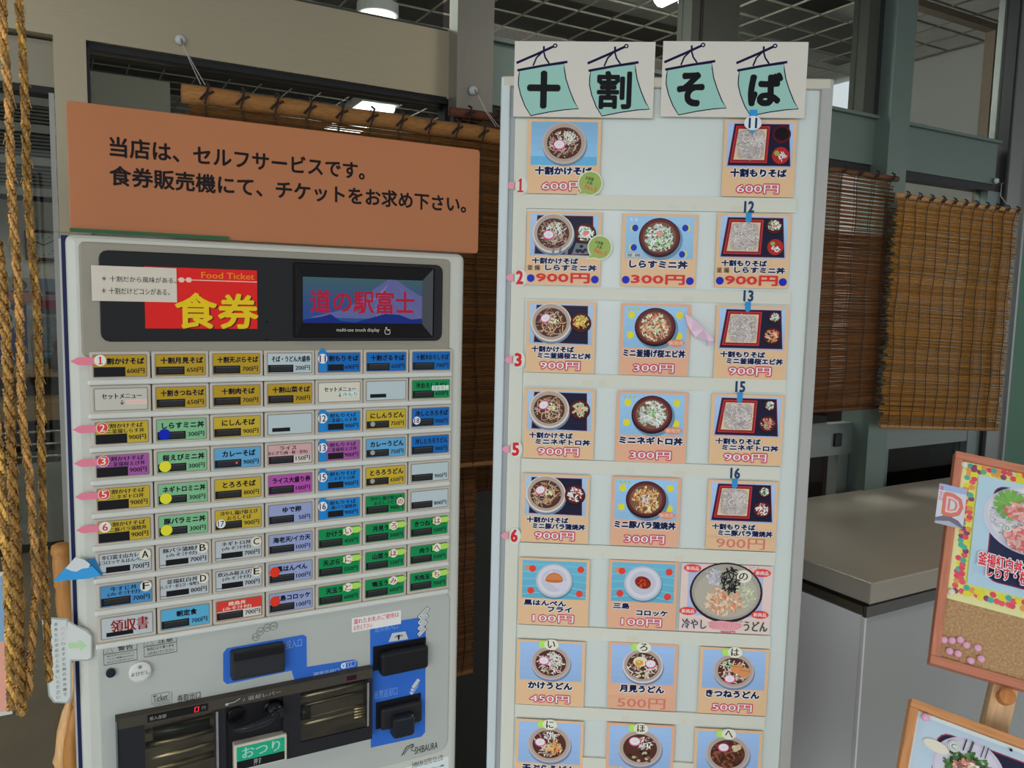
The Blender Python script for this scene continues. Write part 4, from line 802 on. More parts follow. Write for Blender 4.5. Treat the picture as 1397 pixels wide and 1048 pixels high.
def pic(g, kind, x0, z0, x1, z1):
    W_, H_ = x1-x0, z1-z0; f = lambda u, v: (x0+u*W_, z0+v*H_); s_ = min(W_, H_)
    bgc = {'uk': '6a9cc8', 'ts': '8fbcd0', 'uk2': '8aa8cc'}.get(kind[1] if len(kind) > 1 else '', '8aa6c6')
    top = c({'kake1': '7ba6c6', 'mini': '82a8c8', 'set': '8fa8c0', 'mori': '8fa8c8', 'plate': '5a9ab0', 'udon': '86a2cc', 'tsukimi_': '8cb4c6'}.get(kind[0], '8aa6c6'))
    for k in range(6): g.poly([f(0, k/6), f(1, k/6), f(1, 1), f(0, 1)], tuple(v*(1.08-.045*k) if kind[0] == 'kake1' else v*(.93+.03*k) for v in top))
    if kind[0] == 'kake1': g.rect(*f(0, 0), *f(1, .2), c('5a9cc0')); bowl(g, *f(.5, .51), s_*.52, 'kake', .92, c('a89c94'))
    elif kind[0] == 'set':
        tray(g, [f(.07, .04), f(.94, .02), f(.92, .97), f(.10, .97)]); bowl(g, *f(.34, .54), s_*.50, 'kake' if kind[1] == 'shirasu' else 'kake2', .95, c('c4b4a4')); smallbowl(g, *f(.815, .56), s_*.25, kind[1])
        if kind[1] == 'shirasu':
            for k in range(3): g.poly([f(.32+.1*k, .04), f(.36+.1*k, .04), f(.37+.1*k, .2), f(.35+.1*k, .22)], c('6a7078'))
            g.poly([f(.62, .04), f(.88, .06), f(.85, .3), f(.68, .32)], c('60656c')); 
            for k in range(6): g.ell(*f(random.uniform(.66, .84), random.uniform(.08, .28)), W_*.03, H_*.04, c('1c1c2c'), 7)
    elif kind[0] == 'mori':
        tray(g, [f(.02, .03), f(.98, .03), f(.93, .97), f(.10, .97)])
        q = [f(.06, .1), f(.62, .1), f(.64, .92), f(.13, .92)]; cx_ = sum(p[0] for p in q)/4; cz_ = sum(p[1] for p in q)/4
        g.poly(q, c('a82c30')); g.poly([(cx_+(p[0]-cx_)*.93, cz_+(p[1]-cz_)*.93) for p in q], c('7c1a20')); g.poly([(cx_+(p[0]-cx_)*.84, cz_+(p[1]-cz_)*.84) for p in q], c('c0a888'))
        g.rrect(cx_-W_*.205, cz_-H_*.32, cx_+W_*.205, cz_+H_*.32, W_*.07, c('a0968e')); strands(g, cx_, cz_, W_*.235, H_*.37, SOBA, 210, s_*.014, .5)
        if kind[1] == 'plain':
            g.ell(*f(.82, .74), W_*.14, H_*.2, c('4a1018'), 20); g.ell(*f(.82, .75), W_*.11, H_*.15, c('140a10'), 20); g.ell(*f(.82, .27), W_*.13, H_*.19, c('9a2420'), 20); strands(g, *f(.85, .25), W_*.07, H_*.12, WHT, 26, s_*.02); g.ell(*f(.76, .32), W_*.04, H_*.06, c('7a9a48'), 9)
        elif kind[1] == 'shirasu': smallbowl(g, *f(.80, .78), s_*.19, 'shirasu'); g.ell(*f(.83, .28), W_*.12, H_*.19, c('9a2420'), 20); strands(g, *f(.84, .24), W_*.07, H_*.11, WHT, 22, s_*.02); g.ell(*f(.79, .36), W_*.035, H_*.05, c('7a9a48'), 9)
        else: smallbowl(g, *f(.83, .80), s_*.14, 'onion'); smallbowl(g, *f(.81, .35), s_*.21, {'ebi': 'ebi2', 'negi': 'neg2', 'buta': 'buta'}[kind[1]])
    elif kind[0] == 'mini':
        dots = [(.12, .78), (.88, .80), (.11, .30), (.88, .30)] if kind[1] != 'shirasu' else [(.12, .72), (.89, .74), (.11, .26), (.86, .12)]
        for u, v in dots:
            g.ell(*f(u, v), s_*.085, s_*.085, c('d8bc2a'), 18)
            if kind[1] == 'shirasu': g.ell(f(u, v)[0]+(s_*.03 if u < .5 else -s_*.03), f(u, v)[1], s_*.075, s_*.08, c('14309a'), 18)
        for k in range(3 if kind[1] != 'shirasu' else 2): g.ell(*f(.08+.07*k, .92), s_*.035, s_*.04, c('a0aa60') if kind[1] != 'shirasu' else c('b0bcc4'), 10)
        cx_, cz_ = f(.5, .5); R_ = s_*.49; g.ell(cx_+R_*.08, cz_-R_*.1, R_*1.05, R_*.98, tuple(v*.5 for v in top), 28); g.ell(cx_, cz_, R_, R_*.95, c('1c1220'), 32); g.ell(cx_, cz_+R_*.04, R_*.94, R_*.86, c('5a2020'), 32); g.ell(cx_, cz_+R_*.02, R_*.80, R_*.74, c('6a4a3a'), 28)
        cols = {'shirasu': WHT+GRN, 'ebi': [c('c88a70'), c('d8b090'), c('b86850'), c('d8c8a8')], 'negi': WHT+[c('a8b890'), c('7a9a68'), c('a8a098')], 'buta': [c('b87840'), c('d09a60'), c('8a5028'), c('d8b888')]}[kind[1]]
        strands(g, cx_, cz_, R_*.76, R_*.72, cols, 150, s_*.034, .35)
        if kind[1] == 'ebi': strands(g, cx_, cz_, R_*.5, R_*.5, [c('5a8a40')], 22, s_*.03, .15)
        if kind[1] == 'negi': strands(g, cx_, cz_+R_*.1, R_*.2, R_*.2, [c('5a9a48'), c('8ab868')], 22, s_*.03, .4)
        if kind[1] == 'buta': strands(g, cx_, cz_+R_*.05, R_*.4, R_*.35, WHT, 34, s_*.014, .5)
        if kind[1] == 'shirasu': g.blob(cx_, cz_+R_*.2, R_*.18, R_*.14, c('c88878')); a = f(.02, .03); b = f(.24, .13); g.rect(*a, *b, c('b0b0a8')); g.text('釜 揚', a[0]+.001, a[1]+.001, b[0]-.001, b[1]-.001, BLK, .02)
        else: g.ell(*f(.84, .13), W_*.14, H_*.09, c('d87858'), 20); a = f(.73, .08); b = f(.95, .18); g.text('新発売', a[0], a[1], b[0], b[1], c('e0b0a0'), .02)
    elif kind[0] == 'plate':
        for k in range(5): g.line([f(0, .1+.2*k), f(.5, .2+.17*k), f(1, .05+.2*k)], H_*.03, c('68a8bc'))
        cx_, cz_ = f(.5, .48); R_ = s_*.47
        g.ell(cx_+R_*.03, cz_-R_*.05, R_*1.02, R_, c('3a7a90'), 30); g.ell(cx_, cz_, R_, R_*.95, c('a4a4ac'), 30); g.ell(cx_, cz_+R_*.02, R_*.9, R_*.85, c('b8b8c0'), 30); g.ell(cx_, cz_+R_*.02, R_*.68, R_*.64, c('aaaab4'), 30)
        if kind[1] == 'hanpen':
            g.poly([(cx_-R_*.6, cz_+R_*.1), (cx_-R_*.2, cz_+R_*.6), (cx_+R_*.75, cz_-R_*.1), (cx_+R_*.6, cz_-R_*.7)], c('b6b4c0'))
            g.poly([(cx_+R_*.48*cos(t), cz_+R_*.45*sin(t)*(1 if t < 3.15 else .25)) for t in [k*2*pi/20 for k in range(20)]], c('a8602c')); g.poly([(cx_+R_*.42*cos(t), cz_+R_*.04+R_*.36*sin(t)) for t in [k*pi/10 for k in range(11)]], c('b87040'))
        else:
            g.ell(cx_, cz_+R_*.05, R_*.44, R_*.33, c('7c2014'), 20, -.35)
            for k in range(40): a_ = random.random()*6.28; q = random.random(); g.blob(cx_+R_*.38*q*cos(a_), cz_+R_*.05+R_*.27*q*sin(a_), R_*.05, R_*.04, jit(random.choice([c('9a3018'), c('b84c28'), c('5c140c')])), 6)
        for u, v in ((.16, .78), (.91, .80), (.14, .20), (.90, .16)): g.ell(*f(u, v), s_*.088, s_*.088, c('d83a2c'), 20)
        g.ell(f(.12, .8)[0], f(.12, .8)[1], s_*.13, s_*.07, c('cc7a50'), 16); g.ell(*f(.16, .78), s_*.088, s_*.088, c('d83a2c'), 20)
    elif kind[0] == 'udon':
        bowl(g, *f(.5, .47), s_*.50, kind[1], .9, c('a8989c') if kind[1] != 'tsukimi' else c('c0b0b0'))
def price(g, t, x0, z0, x1, z1, style):
    if style == 'o':   # outlined
        g.text(t, x0, z0, x1, z1, c('b02848'), .11, nb=8); g.text(t, x0+.0012, z0+.0012, x1-.0012, z1-.0012, c('d8c8c8'), .02)
    elif style == 'h': g.text(t, x0, z0, x1, z1, c('b82c30'), .05, nb=5)
    else: g.text(t, x0, z0, x1, z1, c('b8685c'), .02)
def outl(g, t, x0, z0, x1, z1):
    g.text(t, x0-.0008, z0-.0008, x1+.0008, z1+.0008, c('c4c4cc'), .16, nb=8); g.text(t, x0, z0, x1, z1, (.008, .010, .065), .07, nb=5)
PEACH, PEACH2 = c('d3a37e'), c('d8977a')
cards = []
def card(p, q, kind, titles, pr, style, label, letter=None, badge=None, dots=None, peach=PEACH, ocr='', H=None, small=None):
    a = bu(*p); x0, z1 = a; b = bu(*q); x1, z0 = b
    if H: z0 = z1-H
    o = empty('menu_card', BP.n*(BP.d-.0062)+BP.dir*x0+Vector((0, 0, z0)), BP.a, label=label, category='menu card', group='menu cards on the white board')
    W_, H_ = x1-x0, z1-z0; g = G(); g.box(0, W_, 0, .0006, 0, H_, peach); g.y = -.00002; g.st = 4e-6
    m = W_*.045; pz = .40 if len(titles) > 1 or kind[0] == 'set' else .385
    pic(g, kind, m, H_*pz, W_-m, H_*.965)
    if len(titles) == 1:
        n = len(titles[0]); wd = min(W_*.9, W_*.13*n); outl(g, titles[0], W_*.5-wd/2, H_*.255, W_*.5+wd/2, H_*.365)
    else:
        n1, n2 = len(titles[0]), len(titles[1]); outl(g, titles[0], W_*.08, H_*.29, W_*.08+min(W_*.62, W_*.12*n1), H_*.375); 
        w2 = min(W_*.78, W_*.115*n2); outl(g, titles[1], W_*.95-w2 if n2 > 4 else W_*.42, H_*.20, W_*.95 if n2 > 4 else W_*.42+w2, H_*.285)
    if small: g.text(small, W_*.02, H_*.2, W_*.19, H_*.27, BLK, .03)
    if pr:
        if style == 't': g.rect(0, 0, W_, H_*.185, tuple(v*.97 for v in peach)); price(g, pr, W_*.15, H_*.015, W_*.85, H_*.175, style)
        else: price(g, pr, W_*.20 if style == 'o' else W_*.14, H_*.035, W_*.80 if style == 'o' else W_*.86, H_*.17, style)
    for (u, v) in dots or (): g.ell(u*W_, v*H_, .0068, .0068, c('14249a'), 18)
    g.obj('print', lamin, o)
    g = G(); g.box(-.0012, W_+.0012, -.0011, -.0009, -.0012, H_+.0015, (.9, .9, .9)); 
    if letter:
        g = G(); g.y = -.0012; g.st = 8e-6; X_ = W_*.47; Z_ = H_*.94
        g.ell(X_-.011, Z_, .009, .0075, c('9ccf5a'), 14); g.ell(X_+.004, Z_, .0135, .0105, c('c4c8b4'), 22); g.text(letter, X_-.003, Z_-.007, X_+.011, Z_+.0075, c('3c2a20'), .03); g.quad3([(X_, 0, Z_), (X_+.001, 0, Z_), (X_+.001, -.0012, Z_), (X_, -.0012, Z_)], c('c4c8b4'))
        g.obj('letter_sticker', lamin, o)
    if badge:
        g = G(); g.y = -.0014; g.st = 8e-6; q_ = bu(*badge[1]); X_, Z_ = q_[0]-x0, q_[1]-z0; r = .0205
        g.poly([(X_-.012, Z_-.008), (X_-.024, Z_-.021), (X_+.004, Z_-.018)], c('c0c4b0')); g.ell(X_, Z_, r*1.06, r*1.06, c('c0c4b0'), 24); g.ell(X_, Z_, r*.96, r*.96, c('869a50'), 24); g.poly([(X_-.011, Z_-.009), (X_-.021, Z_-.019), (X_+.002, Z_-.0165)], c('869a50'))
        g.text('お客様', X_-.008, Z_+.005, X_+.006, Z_+.011, BLK, .03, rot=-.25); g.text('人気', X_-.006, Z_-.002, X_+.004, Z_+.004, BLK, .03, rot=-.25); g.text(badge[0], X_-.009, Z_-.012, X_+.011, Z_-.004, c('d0402c'), .04, rot=-.25)
        g.obj('badge_sticker', lamin, o, label='green round speech bubble badge')
    return o
S1, S2_, S3_ = (721, 163), (990, 164), 0
D2 = ((.07, .09), (.93, .09))
card((721, 163), (817, 266), ('kake1',), ['十割かけそば'], '600円', 'o', 'topmost left menu card, plain bowl of soba at 600 yen with green badge', badge=('No.3', (805, 251)))
card((988, 164), (1080.6, 270), ('mori', 'plain'), ['十割もりそば'], '600円', 'o', 'topmost right menu card, cold soba tray at 600 yen')
card((719.5, 288.5), (818, 390.7), ('set', 'shirasu'), [KAKE, 'しらすミニ丼'], '900円', 'h', 'menu card beside sticker 2, soba and whitebait bowl set with blue dots', badge=('No.1', (818, 338)), dots=D2, small='釜 揚')
card((849.5, 291.5), (947, 392.8), ('mini', 'shirasu'), ['しらすミニ丼'], '300円', 'h', 'middle menu card with four blue dots around a whitebait rice bowl', dots=D2)
card((978.5, 291.2), (1072.8, 394.3), ('mori', 'shirasu'), [MORI, 'しらすミニ丼'], '900円', 'h', 'menu card under sticker 12, cold soba tray with blue dots', dots=D2, small='釜 揚')
card((719.5, 410.4), (810, 509.7), ('set', 'ebi'), [KAKE, 'ミニ釜揚桜エビ丼'], '900円', 'o', 'menu card beside sticker 3, soba bowl and small shrimp rice bowl')
card((847.5, 413.5), (937.5, 513.3), ('mini', 'ebi'), ['ミニ釜揚げ桜エビ丼'], '300円', 'o', 'middle menu card with shrimp rice bowl beside the pink folded paper', peach=PEACH2)
card((977, 416.2), (1070, 517.8), ('mori', 'ebi'), [MORI, 'ミニ釜揚桜エビ丼'], '900円', 'o', 'menu card under sticker 13, cold soba tray with shrimp bowl')
card((716, 528.6), (809, 626.7), ('set', 'negi'), [KAKE, 'ミニネギトロ丼'], '900円', 'o', 'menu card beside sticker 5, soba bowl and minced tuna rice bowl')
card((842, 532.5), (934, 631.8), ('mini', 'negi'), ['ミニネギトロ丼'], '300円', 'o', 'middle menu card, fourth row, rice bowl topped with green onion', peach=PEACH2)
card((970.5, 536.5), (1064, 634.8), ('mori', 'negi'), [MORI, 'ミニネギトロ丼'], '900円', 'o', 'menu card under sticker 15, cold soba tray with minced tuna bowl')
card((713, 644.4), (801.8, 741.2), ('set', 'buta'), [KAKE, 'ミニ豚バラ蒲焼丼'], '900円', 'o', 'menu card beside sticker 6, soba bowl and pork rice bowl')
card((835.5, 648.6), (924.5, 745.8), ('mini', 'buta'), ['ミニ豚バラ蒲焼丼'], '300円', 'o', 'middle menu card, fifth row, brown glazed pork rice bowl', peach=PEACH2)
card((966, 653.2), (1055.8, 750.9), ('mori', 'buta'), [MORI, 'ミニ豚バラ蒲焼丼'], '900円', 't', 'menu card under sticker 16, cold soba tray with pork bowl')
card((709, 759), (801.8, 853.7), ('plate', 'hanpen'), ['黒はんぺん', 'フライ'], '100円', 'o', 'left menu card with golden half-round cutlet on plate and red dots')
card((831, 762), (920.5, 858.8), ('plate', 'korokke'), ['三島', 'コロッケ'], '100円', 'o', 'middle menu card with dark red croquette on plate and red dots', peach=PEACH2)
card((706, 870), (795.8, 962.8), ('udon', 'uk'), ['かけうどん'], '450円', 'o', 'menu card with first kana sticker, plain udon at 450 yen', letter='い')
card((831, 873.5), (920.5, 968.2), ('udon', 'tsukimi'), ['月見うどん'], '500円', 't', 'menu card of udon with egg yolk at 500 yen', letter='ろ', peach=PEACH2)
card((955, 880.4), (1043.4, 974.9), ('udon', 'kitsune'), ['きつねうどん'], '500円', 'o', 'menu card of udon topped with fried tofu slices', letter='は')
card((704.2, 977.9), (794, 1060), ('udon', 'tempura'), ['天ぷらうどん'], '550円', 'o', 'bottom left menu card of tempura udon cut by the picture edge', letter='に', H=.140)
card((828, 983.3), (917, 1060), ('udon', 'sansai'), ['山菜うどん'], '550円', 'o', 'bottom middle menu card of mountain vegetable udon', letter='ほ', H=.140, peach=PEACH2)
card((947.5, 990.8), (1036, 1060), ('udon', 'niku'), ['肉うどん'], '550円', 'o', 'bottom right menu card of dark meat udon', letter='へ', H=.140)
# large pink card
a = bu(929.5, 766.5); b = bu(1048.5, 864.3); x0, z1, x1, z0 = a[0], a[1], b[0], b[1]; W_, H_ = x1-x0, z1-z0
o = empty('menu_card', BP.n*(BP.d-.0062)+BP.dir*x0+Vector((0, 0, z0)), BP.a, label='wide pink menu card with large cold shrimp udon bowl and red ovals', category='menu card', group='menu cards on the white board')
g = G(); g.box(0, W_, 0, .0006, 0, H_, c('cdb0a8')); g.y = -.00002; g.st = 4e-6
g.rect(W_*.08, H_*.24, W_*.9, H_*.9, c('9aa2bc')); g.rect(W_*.0, H_*.9, W_, H_, c('ccaaa8')); g.text('新発売米うどん', W_*.32, H_*.925, W_*.88, H_*.985, c('b8605c'), .02)
cx_, cz_, R_ = W_*.5, H_*.59, W_*.40
g.ell(cx_, cz_, R_, R_*.86, c('2a1c24'), 36); g.ell(cx_, cz_+.001, R_*.94, R_*.80, c('8f8a80'), 36); g.ell(cx_, cz_-.002, R_*.86, R_*.68, c('9c9688'), 36)
strands(g, cx_+R_*.5, cz_, R_*.35, R_*.45, [c('b0b898'), c('a8b090')], 40, .0022); strands(g, cx_-R_*.05, cz_-R_*.25, R_*.6, R_*.42, [c('c89070'), c('d8a888'), c('b87858'), c('c8b098')], 150, .0035, .35)
strands(g, cx_-R_*.35, cz_+R_*.45, R_*.25, R_*.3, [c('b0b0b8'), c('a0a0ac')], 30, .003, .5); strands(g, cx_+R_*.1, cz_+R_*.35, R_*.3, R_*.42, [BLK, (.03, .03, .03)], 90, .0018, .7)
for u, v in ((.12, .93), (.88, .90), (.09, .30), (.88, .29)): g.ell(W_*u, H_*v, W_*.095, H_*.058, c('c83a3a'), 20); g.text('新商品', W_*(u-.07), H_*(v-.03), W_*(u+.07), H_*(v+.03), c('d8c0b8'), .03)
g.text('冷やし', W_*.03, H_*.04, W_*.30, H_*.19, c('2c3c50'), .025); g.blob(W_*.5, H_*.11, W_*.19, H_*.07, c('d88c90'), 14, .12); g.text('揚げ桜えび', W_*.34, H_*.06, W_*.68, H_*.16, c('c87a80'), .02); g.text('うどん', W_*.71, H_*.04, W_*.97, H_*.19, c('28483c'), .04); g.text('おろし', W_*.62, H_*.17, W_*.70, H_*.205, BLK, .02); g.text('900円', W_*.46, -.0005, W_*.62, H_*.035, c('a83048'), .03)
g.obj('print', lamin, o)
g = G(); g.y = -.0012; g.st = 8e-6; g.ell(W_*.68, H_*.84, .0145, .012, c('c4c0b0'), 22); g.text('の', W_*.68-.008, H_*.84-.007, W_*.68+.008, H_*.84+.007, c('3c2a20'), .03); g.quad3([(W_*.68, 0, H_*.84), (W_*.69, 0, H_*.84), (W_*.69, -.0012, H_*.84), (W_*.68, -.0012, H_*.84)], c('c4c0b0')); g.obj('letter_sticker', lamin, o)
# header placards with hanging cloth drawings
def placard(px0, px1, chars, offs, label):
    a = bu(px0, 57.2, .008); b = bu(px1, 162, .008); x0, z1, x1, z0 = a[0], a[1], b[0], b[1]
    o = empty('header_sign', BP.n*(BP.d-.0125)+BP.dir*x0+Vector((0, 0, z0)), BP.a, label=label, category='sign')
    g = G(); g.box(0, x1-x0, 0, .0016, 0, z1-z0, c('b8b4aa')); g.y = -.00002; g.st = 1e-5
    def q(zx, zy): p = bu(680+zx/3.175, 30+zy/3.175, .012); return p[0]-x0, p[1]-z0
    ND = (.008, .006, .05)
    for ch, (dx, dy), bb in zip(chars, offs, ((125, 215, 268, 372), (425, 215, 578, 376), (772, 220, 893, 363), (1080, 222, 1232, 363))[0 if px0 < 800 else 2:]):
        t = lambda *P: [q(x+dx, y+dy) for x, y in P]
        fl = t((93, 206), (284, 180), (286, 205), (292, 245), (308, 295), (328, 345), (347, 376), (290, 380), (220, 390), (140, 406), (115, 365), (96, 315), (86, 270), (88, 235))
        g.poly(fl, c('84aca0')); g.line(fl, .0018, ND, True)
        g.line(t((82, 210), (190, 190), (299, 173)), .0042, ND); g.line(t((78, 178), (170, 138), (246, 103)), .0042, ND); g.ell(*q(246+dx, 103+dy), .0040, .0038, ND, 14); g.ell(*q(246+dx, 103+dy), .0018, .0016, c('b8b4aa'), 10)
        g.line(t((197, 105), (197, 125)), .0034, ND); g.line(t((150, 190), (165, 155), (193, 128)), .0028, ND); g.line(t((195, 125), (203, 155), (220, 180)), .0028, ND)
        p0 = q(bb[0], bb[3]); p1 = q(bb[2], bb[1]); g.text(ch, p0[0], p0[1], p1[0], p1[1], (.008, .008, .010), .034 if ch == '割' else .058, 4, nb=8)
    g.obj('print', lamin, o); return o, x0, z0
placard(702.7, 889.8, '十割', ((0, 0), (308, 2)), 'left white header placard with two hanging green cloths and black characters')
hp, hx, hz_ = placard(904.6, 1096, 'そば', ((640, -3), (952, 1)), 'right white header placard with two hanging green cloths and black kana')
g = G(); g.y = -.0012; q = bu(1027, 168, .0128); X_, Z_ = q[0]-hx, q[1]-hz_
g.rect(X_-.0065, Z_+.011, X_+.0065, Z_+.022, c('2a80b8')); g.poly([(X_-.006, Z_-.010), (X_, Z_-.018), (X_+.006, Z_-.010)], c('2a80b8')); g.ell(X_, Z_, .0150, .0120, c('bfc4c0'), 24); g.text('11', X_-.007, Z_-.0085, X_+.007, Z_+.0085, (.01, .04, .14), .05); g.quad3([(X_, 0, Z_+.01), (X_+.001, 0, Z_+.01), (X_+.001, -.0012, Z_+.01), (X_, -.0012, Z_+.01)], c('bfc4c0'))
g.obj('number_sticker', lamin, hp)
# pink folded paper
q = [bu(*p) for p in ((932, 427), (943, 434), (958, 448), (971.5, 463), (962, 472), (964, 465), (947, 460), (941, 452), (936, 443))]
o = empty('paper_ornament', BP.n*(BP.d-.014)+BP.dir*q[0][0]+Vector((0, 0, q[5][1])), BP.a, label='pink folded paper ornament tucked at the shrimp rice bowl card', category='ornament')
ox, oz = q[0][0], q[5][1]; P3 = [(p[0]-ox, -.001*(i % 3)-.0015, p[1]-oz) for i, p in enumerate(q)]
g = G(); PKc = c('dca8b8')
for tri, k in (((0, 1, 8), 1), ((1, 2, 7), .9), ((1, 7, 8), 1.05), ((2, 3, 5), 1.0), ((3, 4, 5), .85), ((2, 5, 6), .8), ((2, 6, 7), 1.1)): g.quad3([P3[i] for i in tri], tuple(v*k for v in PKc))
g2 = [(v[0], .003, v[2]) for v in P3]; g.quad3(g2, PKc)
for i in range(9): g.quad3([P3[i], P3[(i+1) % 9], g2[(i+1) % 9], g2[i]], PKc)
g.obj('folded_paper', paper, o)

# ================================================================== COUNTER AND EASEL
ct = empty('stone_counter', (1.588, 1.13, 0), label='beige topped counter with steel cabinet under the right blinds', category='counter')
g = G(); g.rbox(0, 1.66, 0, .63, .832, .882, (.43, .395, .325), .0035, seg=2); g.obj('countertop', stone, ct)
g = G(); g.box(.006, 1.65, .008, .62, .812, .832, (.12, .12, .11)); g.obj('steel_channel', steel, ct)
boxo('steel_lip', steel, ct, -.004, .006, .012, .5, .806, .824, (.30, .29, .24)); boxo('steel_lip', steel, ct, -.004, 1.64, .004, .014, .800, .826, (.25, .25, .23))
g = G(); g.rbox(.004, 1.63, .012, .60, .05, .800, cc('b6bab8'), .003, seg=2); g.obj('cabinet', vmat('cabinet_paint', .35, metal=.25, spec=.5, noise=.02, nscale=5), ct)
boxo('side_panel', vmat('side_panel_lit', .35, metal=.0, spec=.5), ct, .0005, .0038, .02, .59, .05, .800, (.9, .9, .9))  # side sheet coloured near white for the daylight falling on it
boxo('edge_trim', plas, ct, .0, .006, .010, .018, .05, .800, (.85, .85, .85)); boxo('toe_kick', darkp, ct, .03, 1.6, .05, .58, 0, .05, (.03, .03, .03))

class Frm:
    def __init__(s, T, yaw, tilt, roll):
        s.T = Vector(T); s.R = Matrix.Rotation(yaw, 3, 'Z') @ Matrix.Rotation(tilt, 3, 'X') @ Matrix.Rotation(roll, 3, 'Y'); s.Ri = s.R.transposed()
    def at(s, x, y, off=0.0):
        o = s.Ri @ (Vector((0, 0, CAMH))-s.T); d = s.Ri @ ray(x, y); t = (off-o.y)/d.y; p = o+d*t; return p.x, p.z
    def world(s, u, y, v): return s.T + s.R @ Vector((u, y, v))
    def empty(s, name, u=0, v=0, y=0, **t):
        o = bpy.data.objects.new(name, None); o.empty_display_size = .05; COL.objects.link(o); o.matrix_world = Matrix.Translation(s.world(u, y, v)) @ s.R.to_4x4()
        for k, vv in t.items(): o[k] = vv
        return o
C1 = Frm((1.471, .891, 1.236), -.757, -.568, .181)
W1, H1 = .56, .40; FRW = c('a86a52'); FRW2 = c('8f5a44')
cb_ = C1.empty('cork_board', label='cork notice board in reddish wood frame with a large rice bowl poster', category='notice board')
g = G(); g.box(.01, W1-.01, .004, .012, -H1+.01, -.01, c('9a7a56')); g.obj('cork', corkm, cb_)
for nm, x0, x1, z0, z1 in (('frame_rail', 0, W1, -.015, 0), ('frame_rail', 0, W1, -H1, -H1+.015), ('frame_rail', 0, .014, -H1+.015, -.015), ('frame_rail', W1-.014, W1, -H1+.015, -.015)):
    g = G(); g.rbox(x0, x1, -.004, .016, z0, z1, FRW, .0015, seg=2); g.obj(nm, woodh if x1-x0 > .1 else woodm, cb_)
boxo('back_panel', woodh, cb_, .005, W1-.005, .012, .017, -H1+.005, -.005, FRW2)
# poster
P = lambda x, y: C1.at(x, y)
a = P(1309, 627.5); b = P(1287, 814); pz0 = b[1]; px0 = min(a[0], b[0])
po = C1.empty('bowl_poster', .0155, pz0, .0035, label='pale yellow poster with dotted border and shrimp rice bowl on the cork board', category='poster')
def L(x, y): p = P(x, y); return p[0]-.0155, p[1]-pz0
pw, ph = W1-.032, -.0155-pz0
g = G(); g.box(0, pw, 0, .0005, 0, ph, c('cdc48c')); g.y = -.0001; g.st = 1e-5
bl = L(1336, 648); bb = L(1319, 796); x0, z1, z0 = (bl[0]+bb[0])/2, bl[1], bb[1]; x1 = pw-(x0)
dots = [c(h) for h in ('cf5560', 'd8bc3a', '4c9a88', '7a4460', 'd88a4a', 'd0485c')]
dw = .0125
gx = x0-.022; 
gx0, gx1, gz0, gz1 = x0-.0165, x1+.0165, z0-.0165, z1+.0165
g.rect(gx0, gz0, gx1, gz1, c('d6c468'))
nx = int((gx1-gx0)/.0082); nz = int((gz1-gz0)/.0082)
for i in range(nx+1):
    for j in range(nz+1):
        X_ = gx0+i*(gx1-gx0)/nx; Z_ = gz0+j*(gz1-gz0)/nz
        if x0-.002 < X_ < x1+.002 and z0-.002 < Z_ < z1+.002: continue
        if random.random() < .18: continue
        g.ell(X_+random.uniform(-.002, .002), Z_+random.uniform(-.002, .002), .0052, .0052, random.choice(dots), 12)
g.rect(x0, z0, x1, z1, c('9fb8c8'))
tz = L(1349, 745)[1]; tl_ = L(1343, 790)
g.rrect(L(1344, 785)[0], L(1343, 791)[1], x1-.01, L(1362, 662)[1], .02, c('7c3048')); g.rrect(L(1344, 785)[0]+.002, L(1343, 791)[1]+.002, x1-.012, L(1362, 662)[1]-.002, .018, c('2a2e48'))
for k in range(50): u = random.uniform(L(1350, 780)[0], x1-.03); g.line([(u, tl_[1]+random.uniform(.006, .03)), (u+.02, tl_[1]+random.uniform(.006, .03))], .001, c('4a5070'))
q = L(1404, 712); ql = L(1341, 700); r = q[0]-ql[0]
g.ell(q[0], q[1], r, r*.86, c('b4b6c2'), 40); g.ell(q[0], q[1]+.004, r*.9, r*.76, c('c2c4cc'), 40)
for k in range(330):
    a_ = random.random()*6.28; rr = sqrt(random.random()); X_, Z_ = q[0]+r*.84*rr*cos(a_), q[1]+.004+r*.70*rr*sin(a_)
    g.blob(X_, Z_, .004, .0024, jit(random.choice([c('b8babc'), c('a8a8ae'), c('cdcdcf'), c('8f8f98')]), .08), 5)
lf = L(1378, 690)
for k in range(26):
    an = k*2*pi/26; R_ = .021*(1+.3*(k % 2)); g.poly([lf, (lf[0]+R_*cos(an), lf[1]+R_*1.1*sin(an)), (lf[0]+R_*cos(an+.35), lf[1]+R_*1.1*sin(an+.35))], jit(c('6a9a4c'), .15))
PKS = [c('cc7a78'), c('d8948c'), c('c05c60'), c('dca8a0')]
s1 = L(1392, 700); strands(g, s1[0], s1[1], .030, .020, PKS, 80, .0045, .6); s2 = L(1399, 738); strands(g, s2[0], s2[1], .038, .026, PKS, 120, .0045, .6)
q2 = L(1373, 722); g.ell(q2[0], q2[1], .007, .007, c('b8bcb8'), 16); g.text('D', q2[0]-.0035, q2[1]-.004, q2[0]+.0035, q2[1]+.004, c('6a7a6a'), .02)
for t, xa, ya, xb, yb in (('釜揚紅白丼', 1334, 753, 1394, 776), ('しらす・桜えび', 1346, 769, 1425, 800)):
    a = L(xa, ya); b = L(xb, yb); zt_, zb_ = a[1], a[1]-.024; 
    g.text(t, a[0]-.0015, zb_-.0015, b[0]+.0015, zt_+.0015, c('d0c4c8'), .13, nb=8); g.text(t, a[0], zb_, b[0], zt_, c('c03040'), .04, nb=5)
g.obj('print', lamin, po)
